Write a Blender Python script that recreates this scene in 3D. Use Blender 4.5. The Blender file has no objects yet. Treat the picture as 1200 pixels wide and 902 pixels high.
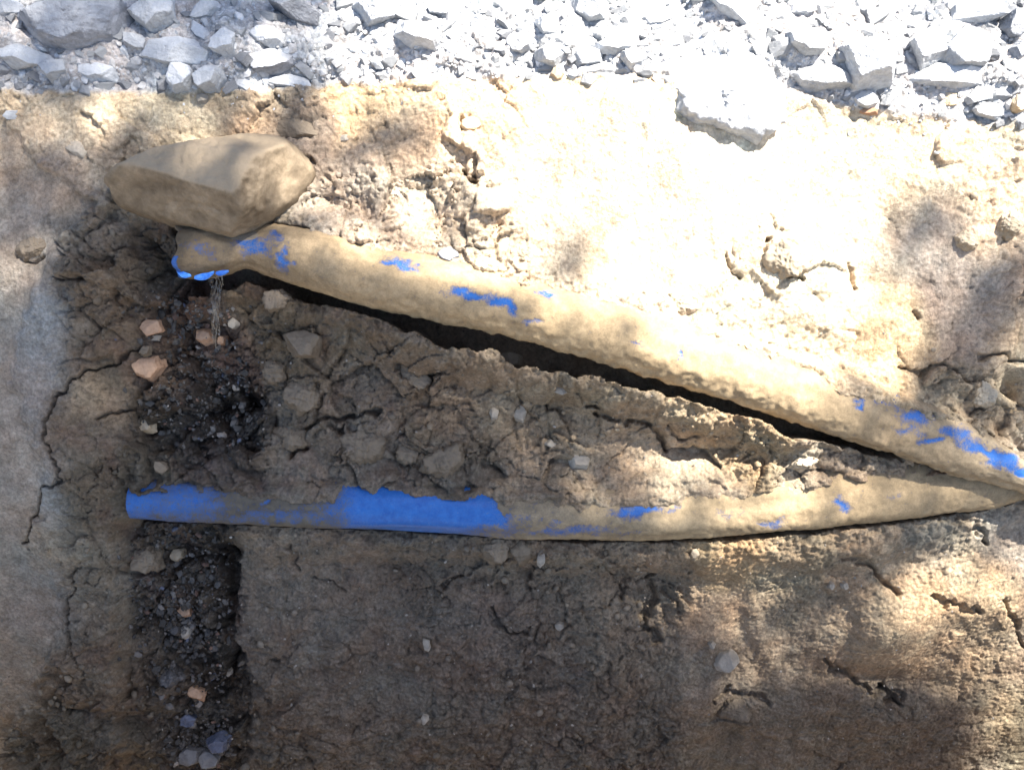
import bpy, math, random
import numpy as np
from mathutils import Vector, Matrix
random.seed(7); RS = np.random.RandomState(7)
sc = bpy.context.scene
C = sc.collection

# ------------------------------------------------------------------ frame of the slope, camera, light
D = 2.0; FPX = 1263.0; PITCH = math.radians(50)
SP, CP = math.sin(PITCH), math.cos(PITCH)
def world(u, v, w):                      # u right, v up the slope, w out of the slope (metres)
    return (u, v*SP - w*CP, v*CP + w*SP)
def uv_at(px, py, w=0.0):                # where a feature seen at px,py lies on the slope
    return (px-600.0)/FPX*(D-w), (451.0-py)/FPX*(D-w)
def pix_of(u, v, w):
    return u/(D-w)*FPX+600.0, 451.0-v/(D-w)*FPX
cam_d = bpy.data.cameras.new('camera'); cam = bpy.data.objects.new('camera', cam_d); C.objects.link(cam)
cam.location = world(0, 0, D); cam.rotation_euler = (math.pi/2-PITCH, 0, 0)
cam_d.sensor_width = 36; cam_d.lens = 36*FPX/1200.0; cam_d.clip_start = 0.05; cam_d.clip_end = 1000
sc.camera = cam
SUN = Vector((0.38, -0.06, 0.91)).normalized()
wld = bpy.data.worlds.new('World'); sc.world = wld; wld.use_nodes = True
nt = wld.node_tree; bg = nt.nodes['Background']
sky = nt.nodes.new('ShaderNodeTexSky'); sky.sky_type = 'NISHITA'; sky.sun_disc = False
sky.sun_elevation = math.asin(SUN.z); sky.sun_rotation = math.atan2(SUN.x, SUN.y)
sky.air_density = 1.0; sky.dust_density = 1.5
nt.links.new(sky.outputs[0], bg.inputs[0]); bg.inputs[1].default_value = 0.074
sd = bpy.data.lights.new('sun', 'SUN'); so = bpy.data.objects.new('sun', sd); C.objects.link(so)
sd.energy = 5.0; sd.angle = math.radians(0.53); sd.color = (1.0, 0.935, 0.845)
so.rotation_euler = SUN.to_track_quat('Z', 'Y').to_euler(); so.location = (4, 2, 12)
sc.view_settings.view_transform = 'Standard'; sc.view_settings.look = 'None'
sc.view_settings.exposure = 2.03; sc.view_settings.gamma = 1.0

# ------------------------------------------------------------------ noise
def _tab(seed):
    a = np.random.RandomState(seed).rand(256, 256)*2*np.pi
    return np.cos(a).astype(np.float32), np.sin(a).astype(np.float32)
_tabs = {}
def gn(x, y, seed=0):                    # gradient noise, about -1..1
    if seed not in _tabs: _tabs[seed] = _tab(seed+11)
    gx, gy = _tabs[seed]
    x = np.asarray(x, np.float32); y = np.asarray(y, np.float32)
    ix = np.floor(x).astype(np.int32); iy = np.floor(y).astype(np.int32)
    fx = x-ix; fy = y-iy
    ux = fx*fx*fx*(fx*(fx*6-15)+10); uy = fy*fy*fy*(fy*(fy*6-15)+10)
    a0 = ix & 255; a1 = (ix+1) & 255; b0 = iy & 255; b1 = (iy+1) & 255
    n00 = gx[a0, b0]*fx+gy[a0, b0]*fy; n10 = gx[a1, b0]*(fx-1)+gy[a1, b0]*fy
    n01 = gx[a0, b1]*fx+gy[a0, b1]*(fy-1); n11 = gx[a1, b1]*(fx-1)+gy[a1, b1]*(fy-1)
    n0 = n00+(n10-n00)*ux; n1 = n01+(n11-n01)*ux
    return (n0+(n1-n0)*uy)*1.5
def fbm(x, y, octs=4, seed=0, gain=0.5):
    s = 0; a = 1.0; f = 1.0
    for k in range(octs):
        s = s+a*gn(x*f+17.3*k, y*f-9.1*k, seed+k); a *= gain; f *= 2.03
    return s
def worley(x, y, seed=0):                # F1, F2, cell value
    r = np.random.RandomState(seed+500)
    jx = r.rand(256, 256).astype(np.float32); jy = r.rand(256, 256).astype(np.float32); jv = r.rand(256, 256).astype(np.float32)
    ix = np.floor(x).astype(np.int32); iy = np.floor(y).astype(np.int32)
    f1 = np.full(x.shape, 9.0, np.float32); f2 = f1.copy(); cv = np.zeros(x.shape, np.float32); tl = cv.copy()
    for a in (-1, 0, 1):
        for b in (-1, 0, 1):
            cx = ix+a; cy = iy+b; m = cx & 255; n = cy & 255
            ex = cx+jx[m, n]-x; ey = cy+jy[m, n]-y; d = ex**2+ey**2
            nearer = d < f1
            f2 = np.where(nearer, f1, np.minimum(f2, d)); cv = np.where(nearer, jv[m, n], cv)
            an = jx[n, m]*6.283; tl = np.where(nearer, ex*np.cos(an)+ey*np.sin(an), tl); f1 = np.where(nearer, d, f1)
    return np.sqrt(f1), np.sqrt(f2), cv, tl
def sst(e0, e1, x):
    t = np.clip((x-e0)/(e1-e0), 0, 1); return t*t*(3-2*t)

# ------------------------------------------------------------------ materials
def mat_base(name):
    m = bpy.data.materials.new(name); m.use_nodes = True
    return m, m.node_tree.nodes, m.node_tree.links, m.node_tree.nodes['Principled BSDF']
def noise_node(N, L, co, scale, detail=6, rough=0.6):
    n = N.new('ShaderNodeTexNoise'); n.inputs['Scale'].default_value = scale
    n.inputs['Detail'].default_value = detail; n.inputs['Roughness'].default_value = rough
    L.new(co, n.inputs['Vector']); return n
def ramp(N, L, src, a, b, ca, cb):
    r = N.new('ShaderNodeValToRGB'); r.color_ramp.elements[0].position = a; r.color_ramp.elements[1].position = b
    r.color_ramp.elements[0].color = (*ca, 1); r.color_ramp.elements[1].color = (*cb, 1); L.new(src, r.inputs[0]); return r
def mix(N, L, typ, fac, a, b):
    m = N.new('ShaderNodeMix'); m.data_type = 'RGBA'; m.blend_type = typ
    for i, s in ((0, fac), (6, a), (7, b)):
        if hasattr(s, 'links'): L.new(s, m.inputs[i])
        elif i == 0: m.inputs[0].default_value = s
        else: m.inputs[i].default_value = (*s, 1)
    return m.outputs[2]
def maths(N, L, op, a, b=None, c=None):
    m = N.new('ShaderNodeMath'); m.operation = op
    for i, s in enumerate((a, b, c)):
        if s is None: continue
        if hasattr(s, 'links'): L.new(s, m.inputs[i])
        else: m.inputs[i].default_value = s
    return m.outputs[0]

def soil_material():
    m, N, L, P = mat_base('soil')
    tc = N.new('ShaderNodeTexCoord').outputs['Object']
    at = N.new('ShaderNodeAttribute'); at.attribute_name = 'soil_col'
    wt = N.new('ShaderNodeAttribute'); wt.attribute_name = 'wet'
    n1 = noise_node(N, L, tc, 34, 5, 0.72); r1 = ramp(N, L, n1.outputs[0], 0.32, 0.68, (0.68, 0.67, 0.66), (1.22, 1.22, 1.22))
    c = mix(N, L, 'MULTIPLY', 1.0, at.outputs[0], r1.outputs[0])
    n2 = noise_node(N, L, tc, 150, 3, 0.7); r2 = ramp(N, L, n2.outputs[0], 0.36, 0.64, (0.62, 0.61, 0.60), (1.26, 1.27, 1.28))
    c = mix(N, L, 'MULTIPLY', 0.7, c, r2.outputs[0])
    n3 = noise_node(N, L, tc, 9, 5, 0.6); r3 = ramp(N, L, n3.outputs[0], 0.35, 0.65, (1.06, 0.96, 0.9), (0.94, 1.0, 1.04))
    c = mix(N, L, 'MULTIPLY', 1.0, c, r3.outputs[0])
    # pale mineral grains
    vo = N.new('ShaderNodeTexVoronoi'); vo.inputs['Scale'].default_value = 190; L.new(tc, vo.inputs['Vector'])
    g = ramp(N, L, vo.outputs['Distance'], 0.10, 0.2, (1, 1, 1), (0, 0, 0))
    sel = N.new('ShaderNodeSeparateColor'); L.new(vo.outputs['Color'], sel.inputs[0])
    gsel = maths(N, L, 'GREATER_THAN', sel.outputs[0], 0.86)
    gf = maths(N, L, 'MULTIPLY', g.outputs[0], gsel); gf = maths(N, L, 'MULTIPLY', gf, 0.55)
    c = mix(N, L, 'MIX', gf, c, mix(N, L, 'ADD', 1.0, mix(N, L, 'MULTIPLY', 1.0, c, (1.3, 1.3, 1.3)), (0.06, 0.055, 0.05)))
    L.new(c, P.inputs['Base Color'])
    ro = maths(N, L, 'MULTIPLY_ADD', wt.outputs['Fac'], -0.58, 0.95)
    ro = maths(N, L, 'ADD', ro, maths(N, L, 'MULTIPLY_ADD', n1.outputs[0], 0.2, -0.1)); L.new(ro, P.inputs['Roughness'])
    P.inputs['Specular IOR Level'].default_value = 0.25
    b1 = N.new('ShaderNodeBump'); b1.inputs['Strength'].default_value = 1.0; b1.inputs['Distance'].default_value = 0.006
    nb = noise_node(N, L, tc, 90, 5, 0.75); L.new(nb.outputs[0], b1.inputs['Height'])
    b2 = N.new('ShaderNodeBump'); b2.inputs['Strength'].default_value = 0.8; b2.inputs['Distance'].default_value = 0.002
    L.new(n2.outputs[0], b2.inputs['Height']); L.new(b1.outputs[0], b2.inputs['Normal']); L.new(b2.outputs[0], P.inputs['Normal'])
    return m
SOIL = soil_material()
def stone_material(name, col, col2, dust=(0.45, 0.45, 0.44), dustamt=0.5, vary=0.25, rough=0.9, scale=1.0, attr=None):
    m, N, L, P = mat_base(name)
    tc = N.new('ShaderNodeTexCoord').outputs['Object']
    oi = N.new('ShaderNodeObjectInfo')
    add = N.new('ShaderNodeVectorMath'); add.operation = 'ADD'; L.new(tc, add.inputs[0])
    cmb = N.new('ShaderNodeCombineXYZ'); rr = maths(N, L, 'MULTIPLY', oi.outputs['Random'], 37.0)
    L.new(rr, cmb.inputs[0]); L.new(rr, cmb.inputs[1]); L.new(cmb.outputs[0], add.inputs[1]); v = add.outputs[0]
    n1 = noise_node(N, L, v, 22*scale, 7, 0.65); c = ramp(N, L, n1.outputs[0], 0.35, 0.68, col, col2).outputs[0]
    if attr:
        at = N.new('ShaderNodeAttribute'); at.attribute_name = attr
        c = mix(N, L, 'MULTIPLY', 1.0, at.outputs[0], ramp(N, L, n1.outputs[0], 0.3, 0.7, (0.78,)*3, (1.2,)*3).outputs[0])
    n2 = noise_node(N, L, v, 110*scale, 4, 0.75)
    c = mix(N, L, 'MULTIPLY', 0.8, c, ramp(N, L, n2.outputs[0], 0.3, 0.7, (0.7,)*3, (1.2,)*3).outputs[0])
    geo = N.new('ShaderNodeNewGeometry'); sp = N.new('ShaderNodeSeparateXYZ'); L.new(geo.outputs['Normal'], sp.inputs[0])
    up = ramp(N, L, maths(N, L, 'MULTIPLY_ADD', n1.outputs[0], 0.5, sp.outputs[2]), 0.5, 1.15, (0, 0, 0), (1, 1, 1))
    df = maths(N, L, 'MULTIPLY', up.outputs[0], dustamt)
    c = mix(N, L, 'MIX', df, c, dust)
    k = maths(N, L, 'MULTIPLY_ADD', oi.outputs['Random'], vary, 1.0-vary*0.5)
    kk = N.new('ShaderNodeCombineColor')
    for i in range(3): L.new(k, kk.inputs[i])
    c = mix(N, L, 'MULTIPLY', 1.0, c, kk.outputs[0])
    L.new(c, P.inputs['Base Color']); P.inputs['Roughness'].default_value = rough; P.inputs['Specular IOR Level'].default_value = 0.25
    b1 = N.new('ShaderNodeBump'); b1.inputs['Strength'].default_value = 0.6; b1.inputs['Distance'].default_value = 0.003
    L.new(n2.outputs[0], b1.inputs['Height'])
    b2 = N.new('ShaderNodeBump'); b2.inputs['Strength'].default_value = 0.6; b2.inputs['Distance'].default_value = 0.01
    L.new(n1.outputs[0], b2.inputs['Height']); L.new(b1.outputs[0], b2.inputs['Normal']); L.new(b2.outputs[0], P.inputs['Normal'])
    return m
M = {
 'grey': stone_material('broken_grey_stone', (0.30, 0.32, 0.345), (0.45, 0.465, 0.48), dust=(0.50, 0.505, 0.51)),
 'darkgrey': stone_material('dark_grey_stone', (0.15, 0.16, 0.18), (0.30, 0.31, 0.335), dust=(0.42, 0.43, 0.44), dustamt=0.5),
 'brownstone': stone_material('brown_sandstone', (0.12, 0.09, 0.058), (0.29, 0.228, 0.155), dust=(0.34, 0.27, 0.185), dustamt=0.65, vary=0.0, scale=0.6),
 'midgrey': stone_material('dull_grey_stone', (0.11, 0.11, 0.115), (0.22, 0.22, 0.225), dust=(0.2, 0.2, 0.2), dustamt=0.2, rough=0.6),
 'tan': stone_material('tan_stone', (0.36, 0.27, 0.17), (0.5, 0.4, 0.28), dust=(0.5, 0.43, 0.33)),
 'orange': stone_material('orange_stone', (0.30, 0.17, 0.10), (0.42, 0.27, 0.18), dust=(0.42, 0.34, 0.25), dustamt=0.2),
 'pale': stone_material('pale_stone', (0.25, 0.225, 0.19), (0.42, 0.39, 0.34), dust=(0.27, 0.23, 0.18), dustamt=0.5),
 'clod': stone_material('soil_clod', (0.15, 0.118, 0.084), (0.21, 0.17, 0.127), dust=(0.205, 0.168, 0.125), dustamt=0.4, rough=0.97),
 'claysand': stone_material('sandy_clod', (0.33, 0.27, 0.19), (0.42, 0.35, 0.26), dust=(0.43, 0.37, 0.28), dustamt=0.4, rough=0.97),
 'wet': stone_material('wet_stone', (0.05, 0.047, 0.045), (0.12, 0.115, 0.115), dust=(0.1, 0.1, 0.1), dustamt=0.1, rough=0.35),
 'blue': stone_material('bluish_wet_stone', (0.06, 0.075, 0.12), (0.15, 0.17, 0.24), dust=(0.15, 0.17, 0.22), dustamt=0.2, rough=0.4),
 'scatter': stone_material('loose_fragments', (1, 1, 1), (1, 1, 1), dustamt=0.0, vary=0.0, attr='piece_col'),
}

# ------------------------------------------------------------------ tagging / linking
def tag(o, label=None, cat=None, group=None, kind=None):
    if label: o['label'] = label
    if cat: o['category'] = cat
    if group: o['group'] = group
    if kind: o['kind'] = kind
    return o
def mesh_np(name, V, F, smooth=True, mat=None):
    me = bpy.data.meshes.new(name); V = np.asarray(V, np.float32); F = np.asarray(F, np.int32)
    me.vertices.add(len(V)); me.vertices.foreach_set('co', V.ravel())
    k = F.shape[1]; me.loops.add(F.size); me.loops.foreach_set('vertex_index', F.ravel())
    me.polygons.add(len(F)); me.polygons.foreach_set('loop_start', np.arange(0, F.size, k, dtype=np.int32))
    me.polygons.foreach_set('use_smooth', np.full(len(F), smooth))
    me.update(calc_edges=True)
    if mat: me.materials.append(mat)
    return me
def link(name, me, parent=None):
    o = bpy.data.objects.new(name, me); C.objects.link(o)
    if parent: o.parent = parent
    return o
def set_col(me, name, cols):
    a = me.color_attributes.new(name, 'FLOAT_COLOR', 'POINT')
    c = np.ones((len(cols), 4), np.float32); c[:, :3] = cols; a.data.foreach_set('color', c.ravel())
def set_f(me, name, v):
    a = me.attributes.new(name, 'FLOAT', 'POINT'); a.data.foreach_set('value', np.asarray(v, np.float32).ravel())

# ------------------------------------------------------------------ the pipe's path: px, py, w, half width (px), half depth (m)
UP = np.array([[212,296,.100,31,.046],[235,296,.098,32,.048],[262,293,.094,29,.044],[285,291,.090,25,.040],[318,293,.086,30,.048],[360,303,.086,34,.053],[400,315,.086,36,.055],
 [500,336,.082,36,.055],[600,358,.076,36,.055],[700,384,.064,37,.055],[800,412,.048,39,.056],[880,437,.034,39,.056],[950,460,.022,38,.055],
 [1050,496,.004,36,.052],[1120,525,-.010,31,.048],[1165,543,-.020,23,.044],[1200,561,-.030,15,.042],[1245,582,-.036,11,.030],[1262,590,-.056,10,.024]], float)
LO = np.array([[1245,582,-.080,12,.030],[1200,566,-.092,19,.040],[1150,570,-.084,27,.046],[1100,569,-.073,34,.049],[1000,578,-.068,36,.052],[900,589,-.066,36,.053],[800,597,-.066,34,.052],
 [700,602,-.066,31,.050],[600,600,-.068,30,.048],[500,595,-.070,29,.048],[400,591,-.072,29,.047],[280,588,-.078,26,.045],[200,586,-.084,25,.043],[158,584,-.092,24,.042]], float)
def to_uvw(T):
    out = []
    for px, py, w, a, b in T:
        u, v = uv_at(px, py, w); out.append([u, v, w, a/FPX*(D-w), b])
    return np.array(out)
UPm, LOm = to_uvw(UP), to_uvw(LO)

# ------------------------------------------------------------------ soil: colour with sun and shade patches painted in / roughness / wetness by place
# px, py, radius, r, g, b, crumbliness, wetness
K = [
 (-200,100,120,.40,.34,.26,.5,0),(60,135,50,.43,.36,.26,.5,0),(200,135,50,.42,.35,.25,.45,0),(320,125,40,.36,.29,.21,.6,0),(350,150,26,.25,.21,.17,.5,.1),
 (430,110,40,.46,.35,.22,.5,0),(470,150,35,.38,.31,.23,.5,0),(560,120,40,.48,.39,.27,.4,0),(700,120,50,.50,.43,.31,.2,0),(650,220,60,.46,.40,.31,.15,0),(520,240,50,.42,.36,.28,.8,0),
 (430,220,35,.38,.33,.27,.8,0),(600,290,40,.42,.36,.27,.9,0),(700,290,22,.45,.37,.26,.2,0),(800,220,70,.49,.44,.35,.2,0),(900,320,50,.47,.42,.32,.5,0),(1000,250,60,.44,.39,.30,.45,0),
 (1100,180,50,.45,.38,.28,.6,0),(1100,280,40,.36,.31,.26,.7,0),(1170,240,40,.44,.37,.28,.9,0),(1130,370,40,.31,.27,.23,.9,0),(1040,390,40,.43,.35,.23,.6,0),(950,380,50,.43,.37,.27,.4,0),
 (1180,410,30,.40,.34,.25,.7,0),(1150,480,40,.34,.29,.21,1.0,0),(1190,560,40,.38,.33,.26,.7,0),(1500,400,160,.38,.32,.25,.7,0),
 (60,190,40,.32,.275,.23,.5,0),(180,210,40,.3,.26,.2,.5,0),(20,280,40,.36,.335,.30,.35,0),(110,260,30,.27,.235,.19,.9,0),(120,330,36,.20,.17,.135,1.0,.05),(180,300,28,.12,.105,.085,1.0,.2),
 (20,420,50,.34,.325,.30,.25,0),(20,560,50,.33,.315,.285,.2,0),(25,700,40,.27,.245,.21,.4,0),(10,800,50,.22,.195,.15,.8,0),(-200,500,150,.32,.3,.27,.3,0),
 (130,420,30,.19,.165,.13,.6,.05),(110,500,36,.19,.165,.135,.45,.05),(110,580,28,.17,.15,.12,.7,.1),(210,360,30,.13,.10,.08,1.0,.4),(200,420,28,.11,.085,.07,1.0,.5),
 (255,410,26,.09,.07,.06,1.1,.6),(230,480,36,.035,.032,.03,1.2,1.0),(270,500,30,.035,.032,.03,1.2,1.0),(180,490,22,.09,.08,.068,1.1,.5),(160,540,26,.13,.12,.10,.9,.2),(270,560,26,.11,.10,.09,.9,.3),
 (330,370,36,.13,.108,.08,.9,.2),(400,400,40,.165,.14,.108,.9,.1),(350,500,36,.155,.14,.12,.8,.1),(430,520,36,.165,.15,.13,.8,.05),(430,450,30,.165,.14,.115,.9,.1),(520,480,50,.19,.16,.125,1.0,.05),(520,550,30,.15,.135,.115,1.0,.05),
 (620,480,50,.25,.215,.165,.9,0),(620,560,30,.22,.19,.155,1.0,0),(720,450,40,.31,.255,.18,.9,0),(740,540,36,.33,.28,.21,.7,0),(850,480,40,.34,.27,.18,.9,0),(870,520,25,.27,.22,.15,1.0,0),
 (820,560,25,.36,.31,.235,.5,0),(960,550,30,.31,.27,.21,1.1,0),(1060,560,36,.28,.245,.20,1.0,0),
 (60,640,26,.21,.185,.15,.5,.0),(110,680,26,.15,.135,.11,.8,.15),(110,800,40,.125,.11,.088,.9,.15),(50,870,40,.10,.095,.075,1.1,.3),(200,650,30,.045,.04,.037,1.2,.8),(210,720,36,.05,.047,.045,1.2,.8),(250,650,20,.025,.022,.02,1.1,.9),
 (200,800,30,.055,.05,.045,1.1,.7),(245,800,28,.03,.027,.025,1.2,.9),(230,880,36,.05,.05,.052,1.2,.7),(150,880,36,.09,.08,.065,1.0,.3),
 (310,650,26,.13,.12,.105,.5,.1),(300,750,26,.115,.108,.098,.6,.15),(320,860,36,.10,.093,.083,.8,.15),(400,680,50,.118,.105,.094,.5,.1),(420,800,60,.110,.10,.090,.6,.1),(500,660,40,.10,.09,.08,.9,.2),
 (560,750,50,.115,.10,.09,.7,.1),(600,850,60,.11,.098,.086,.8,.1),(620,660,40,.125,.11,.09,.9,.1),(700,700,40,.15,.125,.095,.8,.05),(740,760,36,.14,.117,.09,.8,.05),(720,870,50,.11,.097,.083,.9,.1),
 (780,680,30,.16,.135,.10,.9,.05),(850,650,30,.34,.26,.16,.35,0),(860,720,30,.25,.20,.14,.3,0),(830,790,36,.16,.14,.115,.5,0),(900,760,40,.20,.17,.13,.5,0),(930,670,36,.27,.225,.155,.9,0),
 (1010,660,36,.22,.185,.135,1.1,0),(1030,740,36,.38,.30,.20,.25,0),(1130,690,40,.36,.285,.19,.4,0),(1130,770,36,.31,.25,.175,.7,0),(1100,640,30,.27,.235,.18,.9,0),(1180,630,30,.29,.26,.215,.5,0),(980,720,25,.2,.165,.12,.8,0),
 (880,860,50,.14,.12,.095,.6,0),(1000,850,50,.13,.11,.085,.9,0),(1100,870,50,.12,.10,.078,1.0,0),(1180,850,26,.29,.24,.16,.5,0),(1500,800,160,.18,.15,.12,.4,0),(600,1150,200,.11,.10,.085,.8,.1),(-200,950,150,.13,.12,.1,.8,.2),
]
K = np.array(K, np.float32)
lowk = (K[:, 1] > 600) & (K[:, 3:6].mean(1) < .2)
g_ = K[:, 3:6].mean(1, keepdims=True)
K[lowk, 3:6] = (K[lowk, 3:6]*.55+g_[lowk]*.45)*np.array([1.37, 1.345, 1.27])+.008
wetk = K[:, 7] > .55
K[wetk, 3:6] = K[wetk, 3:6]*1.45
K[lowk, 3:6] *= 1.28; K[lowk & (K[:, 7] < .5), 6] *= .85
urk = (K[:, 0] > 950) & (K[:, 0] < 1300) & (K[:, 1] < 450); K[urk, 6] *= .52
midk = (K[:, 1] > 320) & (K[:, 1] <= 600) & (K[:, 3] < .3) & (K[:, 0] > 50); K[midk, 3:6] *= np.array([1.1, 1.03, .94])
lft = (K[:, 0] > 50) & (K[:, 0] < 230) & (K[:, 1] > 240) & (K[:, 1] < 620); K[lft, 3:6] *= .78  # left soil darkened by colour to deepen its shade
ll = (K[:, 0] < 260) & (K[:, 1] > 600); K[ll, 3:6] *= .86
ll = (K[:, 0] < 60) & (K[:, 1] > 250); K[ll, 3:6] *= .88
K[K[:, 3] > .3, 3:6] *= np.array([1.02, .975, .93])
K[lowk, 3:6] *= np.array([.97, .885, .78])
lr = (K[:, 0] > 780) & (K[:, 1] > 620); K[lr, 6] *= .55
mk = (K[:, 0] > 300) & (K[:, 1] > 340) & (K[:, 1] < 600); K[mk, 6] *= .82
sandk = K[:, 3] > .41
K[sandk, 3:6] *= 1.18
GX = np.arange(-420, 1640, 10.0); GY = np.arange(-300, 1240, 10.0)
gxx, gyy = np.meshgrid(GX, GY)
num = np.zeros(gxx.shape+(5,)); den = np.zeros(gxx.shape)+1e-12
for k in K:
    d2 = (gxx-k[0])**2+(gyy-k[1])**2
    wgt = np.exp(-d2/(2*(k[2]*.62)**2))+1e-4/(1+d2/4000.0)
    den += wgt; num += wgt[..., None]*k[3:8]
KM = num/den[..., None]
def bil(A, x, y):
    fx = np.clip((x-GX[0])/10.0, 0, len(GX)-1.001); fy = np.clip((y-GY[0])/10.0, 0, len(GY)-1.001)
    ix = fx.astype(int); iy = fy.astype(int); fx = fx-ix; fy = fy-iy
    if A.ndim == 3: fx = fx[..., None]; fy = fy[..., None]
    return A[iy, ix]*(1-fx)*(1-fy)+A[iy, ix+1]*fx*(1-fy)+A[iy+1, ix]*(1-fx)*fy+A[iy+1, ix+1]*fx*fy
def blob(X, Y, cx, cy, rx, ry, rot=0, p=2.0):
    c, s = math.cos(math.radians(rot)), math.sin(math.radians(rot))
    dx = (X-cx)*c+(Y-cy)*s; dy = -(X-cx)*s+(Y-cy)*c
    return np.exp(-((dx/rx)**2+(dy/ry)**2)**(p/2))
def pdist(X, Y, pts):
    d = np.full(X.shape, 1e9, np.float32)
    for (x0, y0), (x1, y1) in zip(pts[:-1], pts[1:]):
        vx, vy = x1-x0, y1-y0; t = np.clip(((X-x0)*vx+(Y-y0)*vy)/(vx*vx+vy*vy), 0, 1)
        d = np.minimum(d, np.hypot(X-x0-t*vx, Y-y0-t*vy))
    return d
def rubble_edge(px):                      # where the rubble gives way to sand
    return np.interp(px, [-400,0,100,200,280,400,500,700,800,930,1000,1100,1200,1500], [104,106,110,107,104,92,90,92,97,106,125,138,146,160])
def inrub_(px, py): return 0*px
def profile(v):
    # slope of the ground: rubble heap, sandy shoulder, bench with the pipe, steep trench side
    vs = np.array([-80.,-1.15,-.95,-.24,.19,.555,1.05,1.6,400.])
    sl = [1.0,1.0,.62,.36,.10,-.36,-.7,-.839]
    ws = [0.0]
    for i in range(1, len(vs)): ws.append(ws[-1]+sl[i-1]*(vs[i]-vs[i-1]))
    ws = np.array(ws); ws -= np.interp(0.0, vs, ws)
    r = 0
    for o in (-.06, -.03, 0, .03, .06): r = r+np.interp(v+o, vs, ws)/5
    return r
def heights(u, v, coarse=False):
    """relief of the trench side at slope coordinates u, v"""
    sh = u.shape
    w = profile(v)
    far = np.clip(sst(1.9, 5, np.abs(u))+sst(1.3, 3, v), 0, 1)
    px, py = pix_of(u, v, np.clip(w, -1.2, 0.5))
    wx = px+14*fbm(u*9, v*9, 3, 3); wy = py+14*fbm(u*9+40, v*9, 3, 6)
    bx = px+5*fbm(u*30, v*30, 3, 43); by = py+5*fbm(u*30+40, v*30, 3, 46)
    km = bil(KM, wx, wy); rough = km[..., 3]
    h = 0.030*fbm(u*1.7, v*1.7, 2, 20)+0.012*fbm(u*5, v*5, 3, 24)
    # broad forms
    for cx, cy, rx, ry, amp, rot in [
        (235,350,75,60,-.040,0),(245,455,72,72,-.060,0),(180,300,34,50,-.035,0),(215,700,62,110,-.045,0),(240,860,50,90,-.050,0),
        (1035,738,66,40,.060,0),(1140,700,74,44,.05,0),(850,660,60,40,.03,0),(1045,800,90,14,-.02,8),(980,735,22,40,-.018,0),
        (850,515,75,34,-.050,12),(640,300,60,30,-.012,10),(560,250,110,60,-.008,0),(925,300,50,36,.02,0),(900,375,150,40,.025,12),
        (330,150,50,22,-.015,0),(690,250,30,90,.010,25),(350,470,60,50,.012,0),(430,480,60,50,.010,0),(500,420,60,40,.012,0),
        (700,430,90,30,.016,14),(600,500,80,50,.010,0),(1150,300,60,100,-.012,0),(1190,455,16,24,-.05,0),(100,460,50,120,.022,0),(100,300,60,60,.020,0),
        (560,650,120,22,.006,0),(760,720,36,60,-.018,0),(850,870,22,60,-.025,5),(700,780,30,140,.018,0),(330,700,40,100,.014,0),(450,760,34,120,-.012,0),(580,800,30,100,.012,5),(640,700,40,60,-.014,0),(900,800,40,120,-.006,-25),(1000,880,160,30,-.02,0),
        (950,550,70,22,.025,-6),(1060,560,60,25,.02,0),(50,860,60,40,-.03,0)]:
        h = h+amp*blob(px, py, cx, cy, rx, ry, rot)
    # pale old face at the far left, stepped back from the crumbly soil
    lx = np.interp(py, [-300,200,240,300,340,400,450,520,560,620,700,760,820,900,1400], [-400,60,120,62,45,25,20,52,62,46,72,62,30,-20,-300])
    left = sst(8, -8, bx+8*fbm(u*22, v*22, 3, 91)-lx)
    h = h-0.013*left
    rough = rough*(1-.65*left)
    # wet column under the leak, with a sharp right-hand side
    colx = np.interp(py, [560,610,700,780,840,902,1200], [262,270,270,278,286,296,300])
    col = sst(15, -9, bx-colx+24*fbm(v*8, u*4, 6, 195, .6))*sst(128, 150, bx)*sst(606, 616, py)
    h = h-0.034*col-.010*sst(30, 0, bx-colx-22+12*fbm(v*9, u*3, 4, 197, .6))*sst(606, 625, py)*sst(128, 150, bx)
    # clods: warped cells at several sizes
    low = sst(600, 640, py)*sst(262, 300, px)*(1-inrub_(px, py)); big = 1-.3*low
    qx = u*1.0+.012*fbm(u*12, v*12, 3, 31); qy = v+.012*fbm(u*12, v*12, 3, 35)
    inrub = sst(6, -6, by-rubble_edge(px))
    amp = (1-inrub)
    hf = 0*h
    for s, a, sd_, thr in ((8, .036, 1, .36), (17, .027, 2, .32), (38, .0125, 3, .34), (85, .0046, 4, .36), (170, .0020, 5, .32)):
        f1, f2, cv, tl = worley(qx*s, qy*s*1.15, sd_)
        g = np.clip((f2-f1)/.26, 0, 1)**.5
        sel = sst(thr, thr+.22, .5+.5*gn(qx*s*.37+9, qy*s*.37, sd_+60)+.35*(rough-.6))
        dh = a*amp*rough**1.3*sel*(big if s < 30 else (1 if s < 60 else 1+.5*low))*((g-.8)*.36+(cv-.5)*.8+tl*1.05)
        h = h+dh
        if s > 12: hf = hf+dh
    h = h+amp*(.25+rough)*(.0034*fbm(u*40, v*40, 3, 50)+.0026*fbm(u*150, v*150, 3, 53))
    h = h+low*amp*((1-sst(760, 860, px)*.6)*.0048*fbm(u*38, v*34, 5, 55, .6)+.0022*fbm(u*190, v*150, 3, 57)-.004*np.clip(np.abs(fbm(u*48, v*30, 3, 59))*-3+.5, 0, 1))
    # ridged crumble
    rd = 1-np.abs(fbm(u*26+3, v*30, 4, 70)); h = h+amp*rough**2*.0045*(rd-.7)
    pit = sst(.38, .75, gn(u*95, v*95, 77)*.7+gn(u*180, v*180, 78)*.45); h = h-amp*rough*.008*pit; hf = hf-amp*rough*.006*pit+.002*fbm(u*150, v*150, 3, 53)
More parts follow.
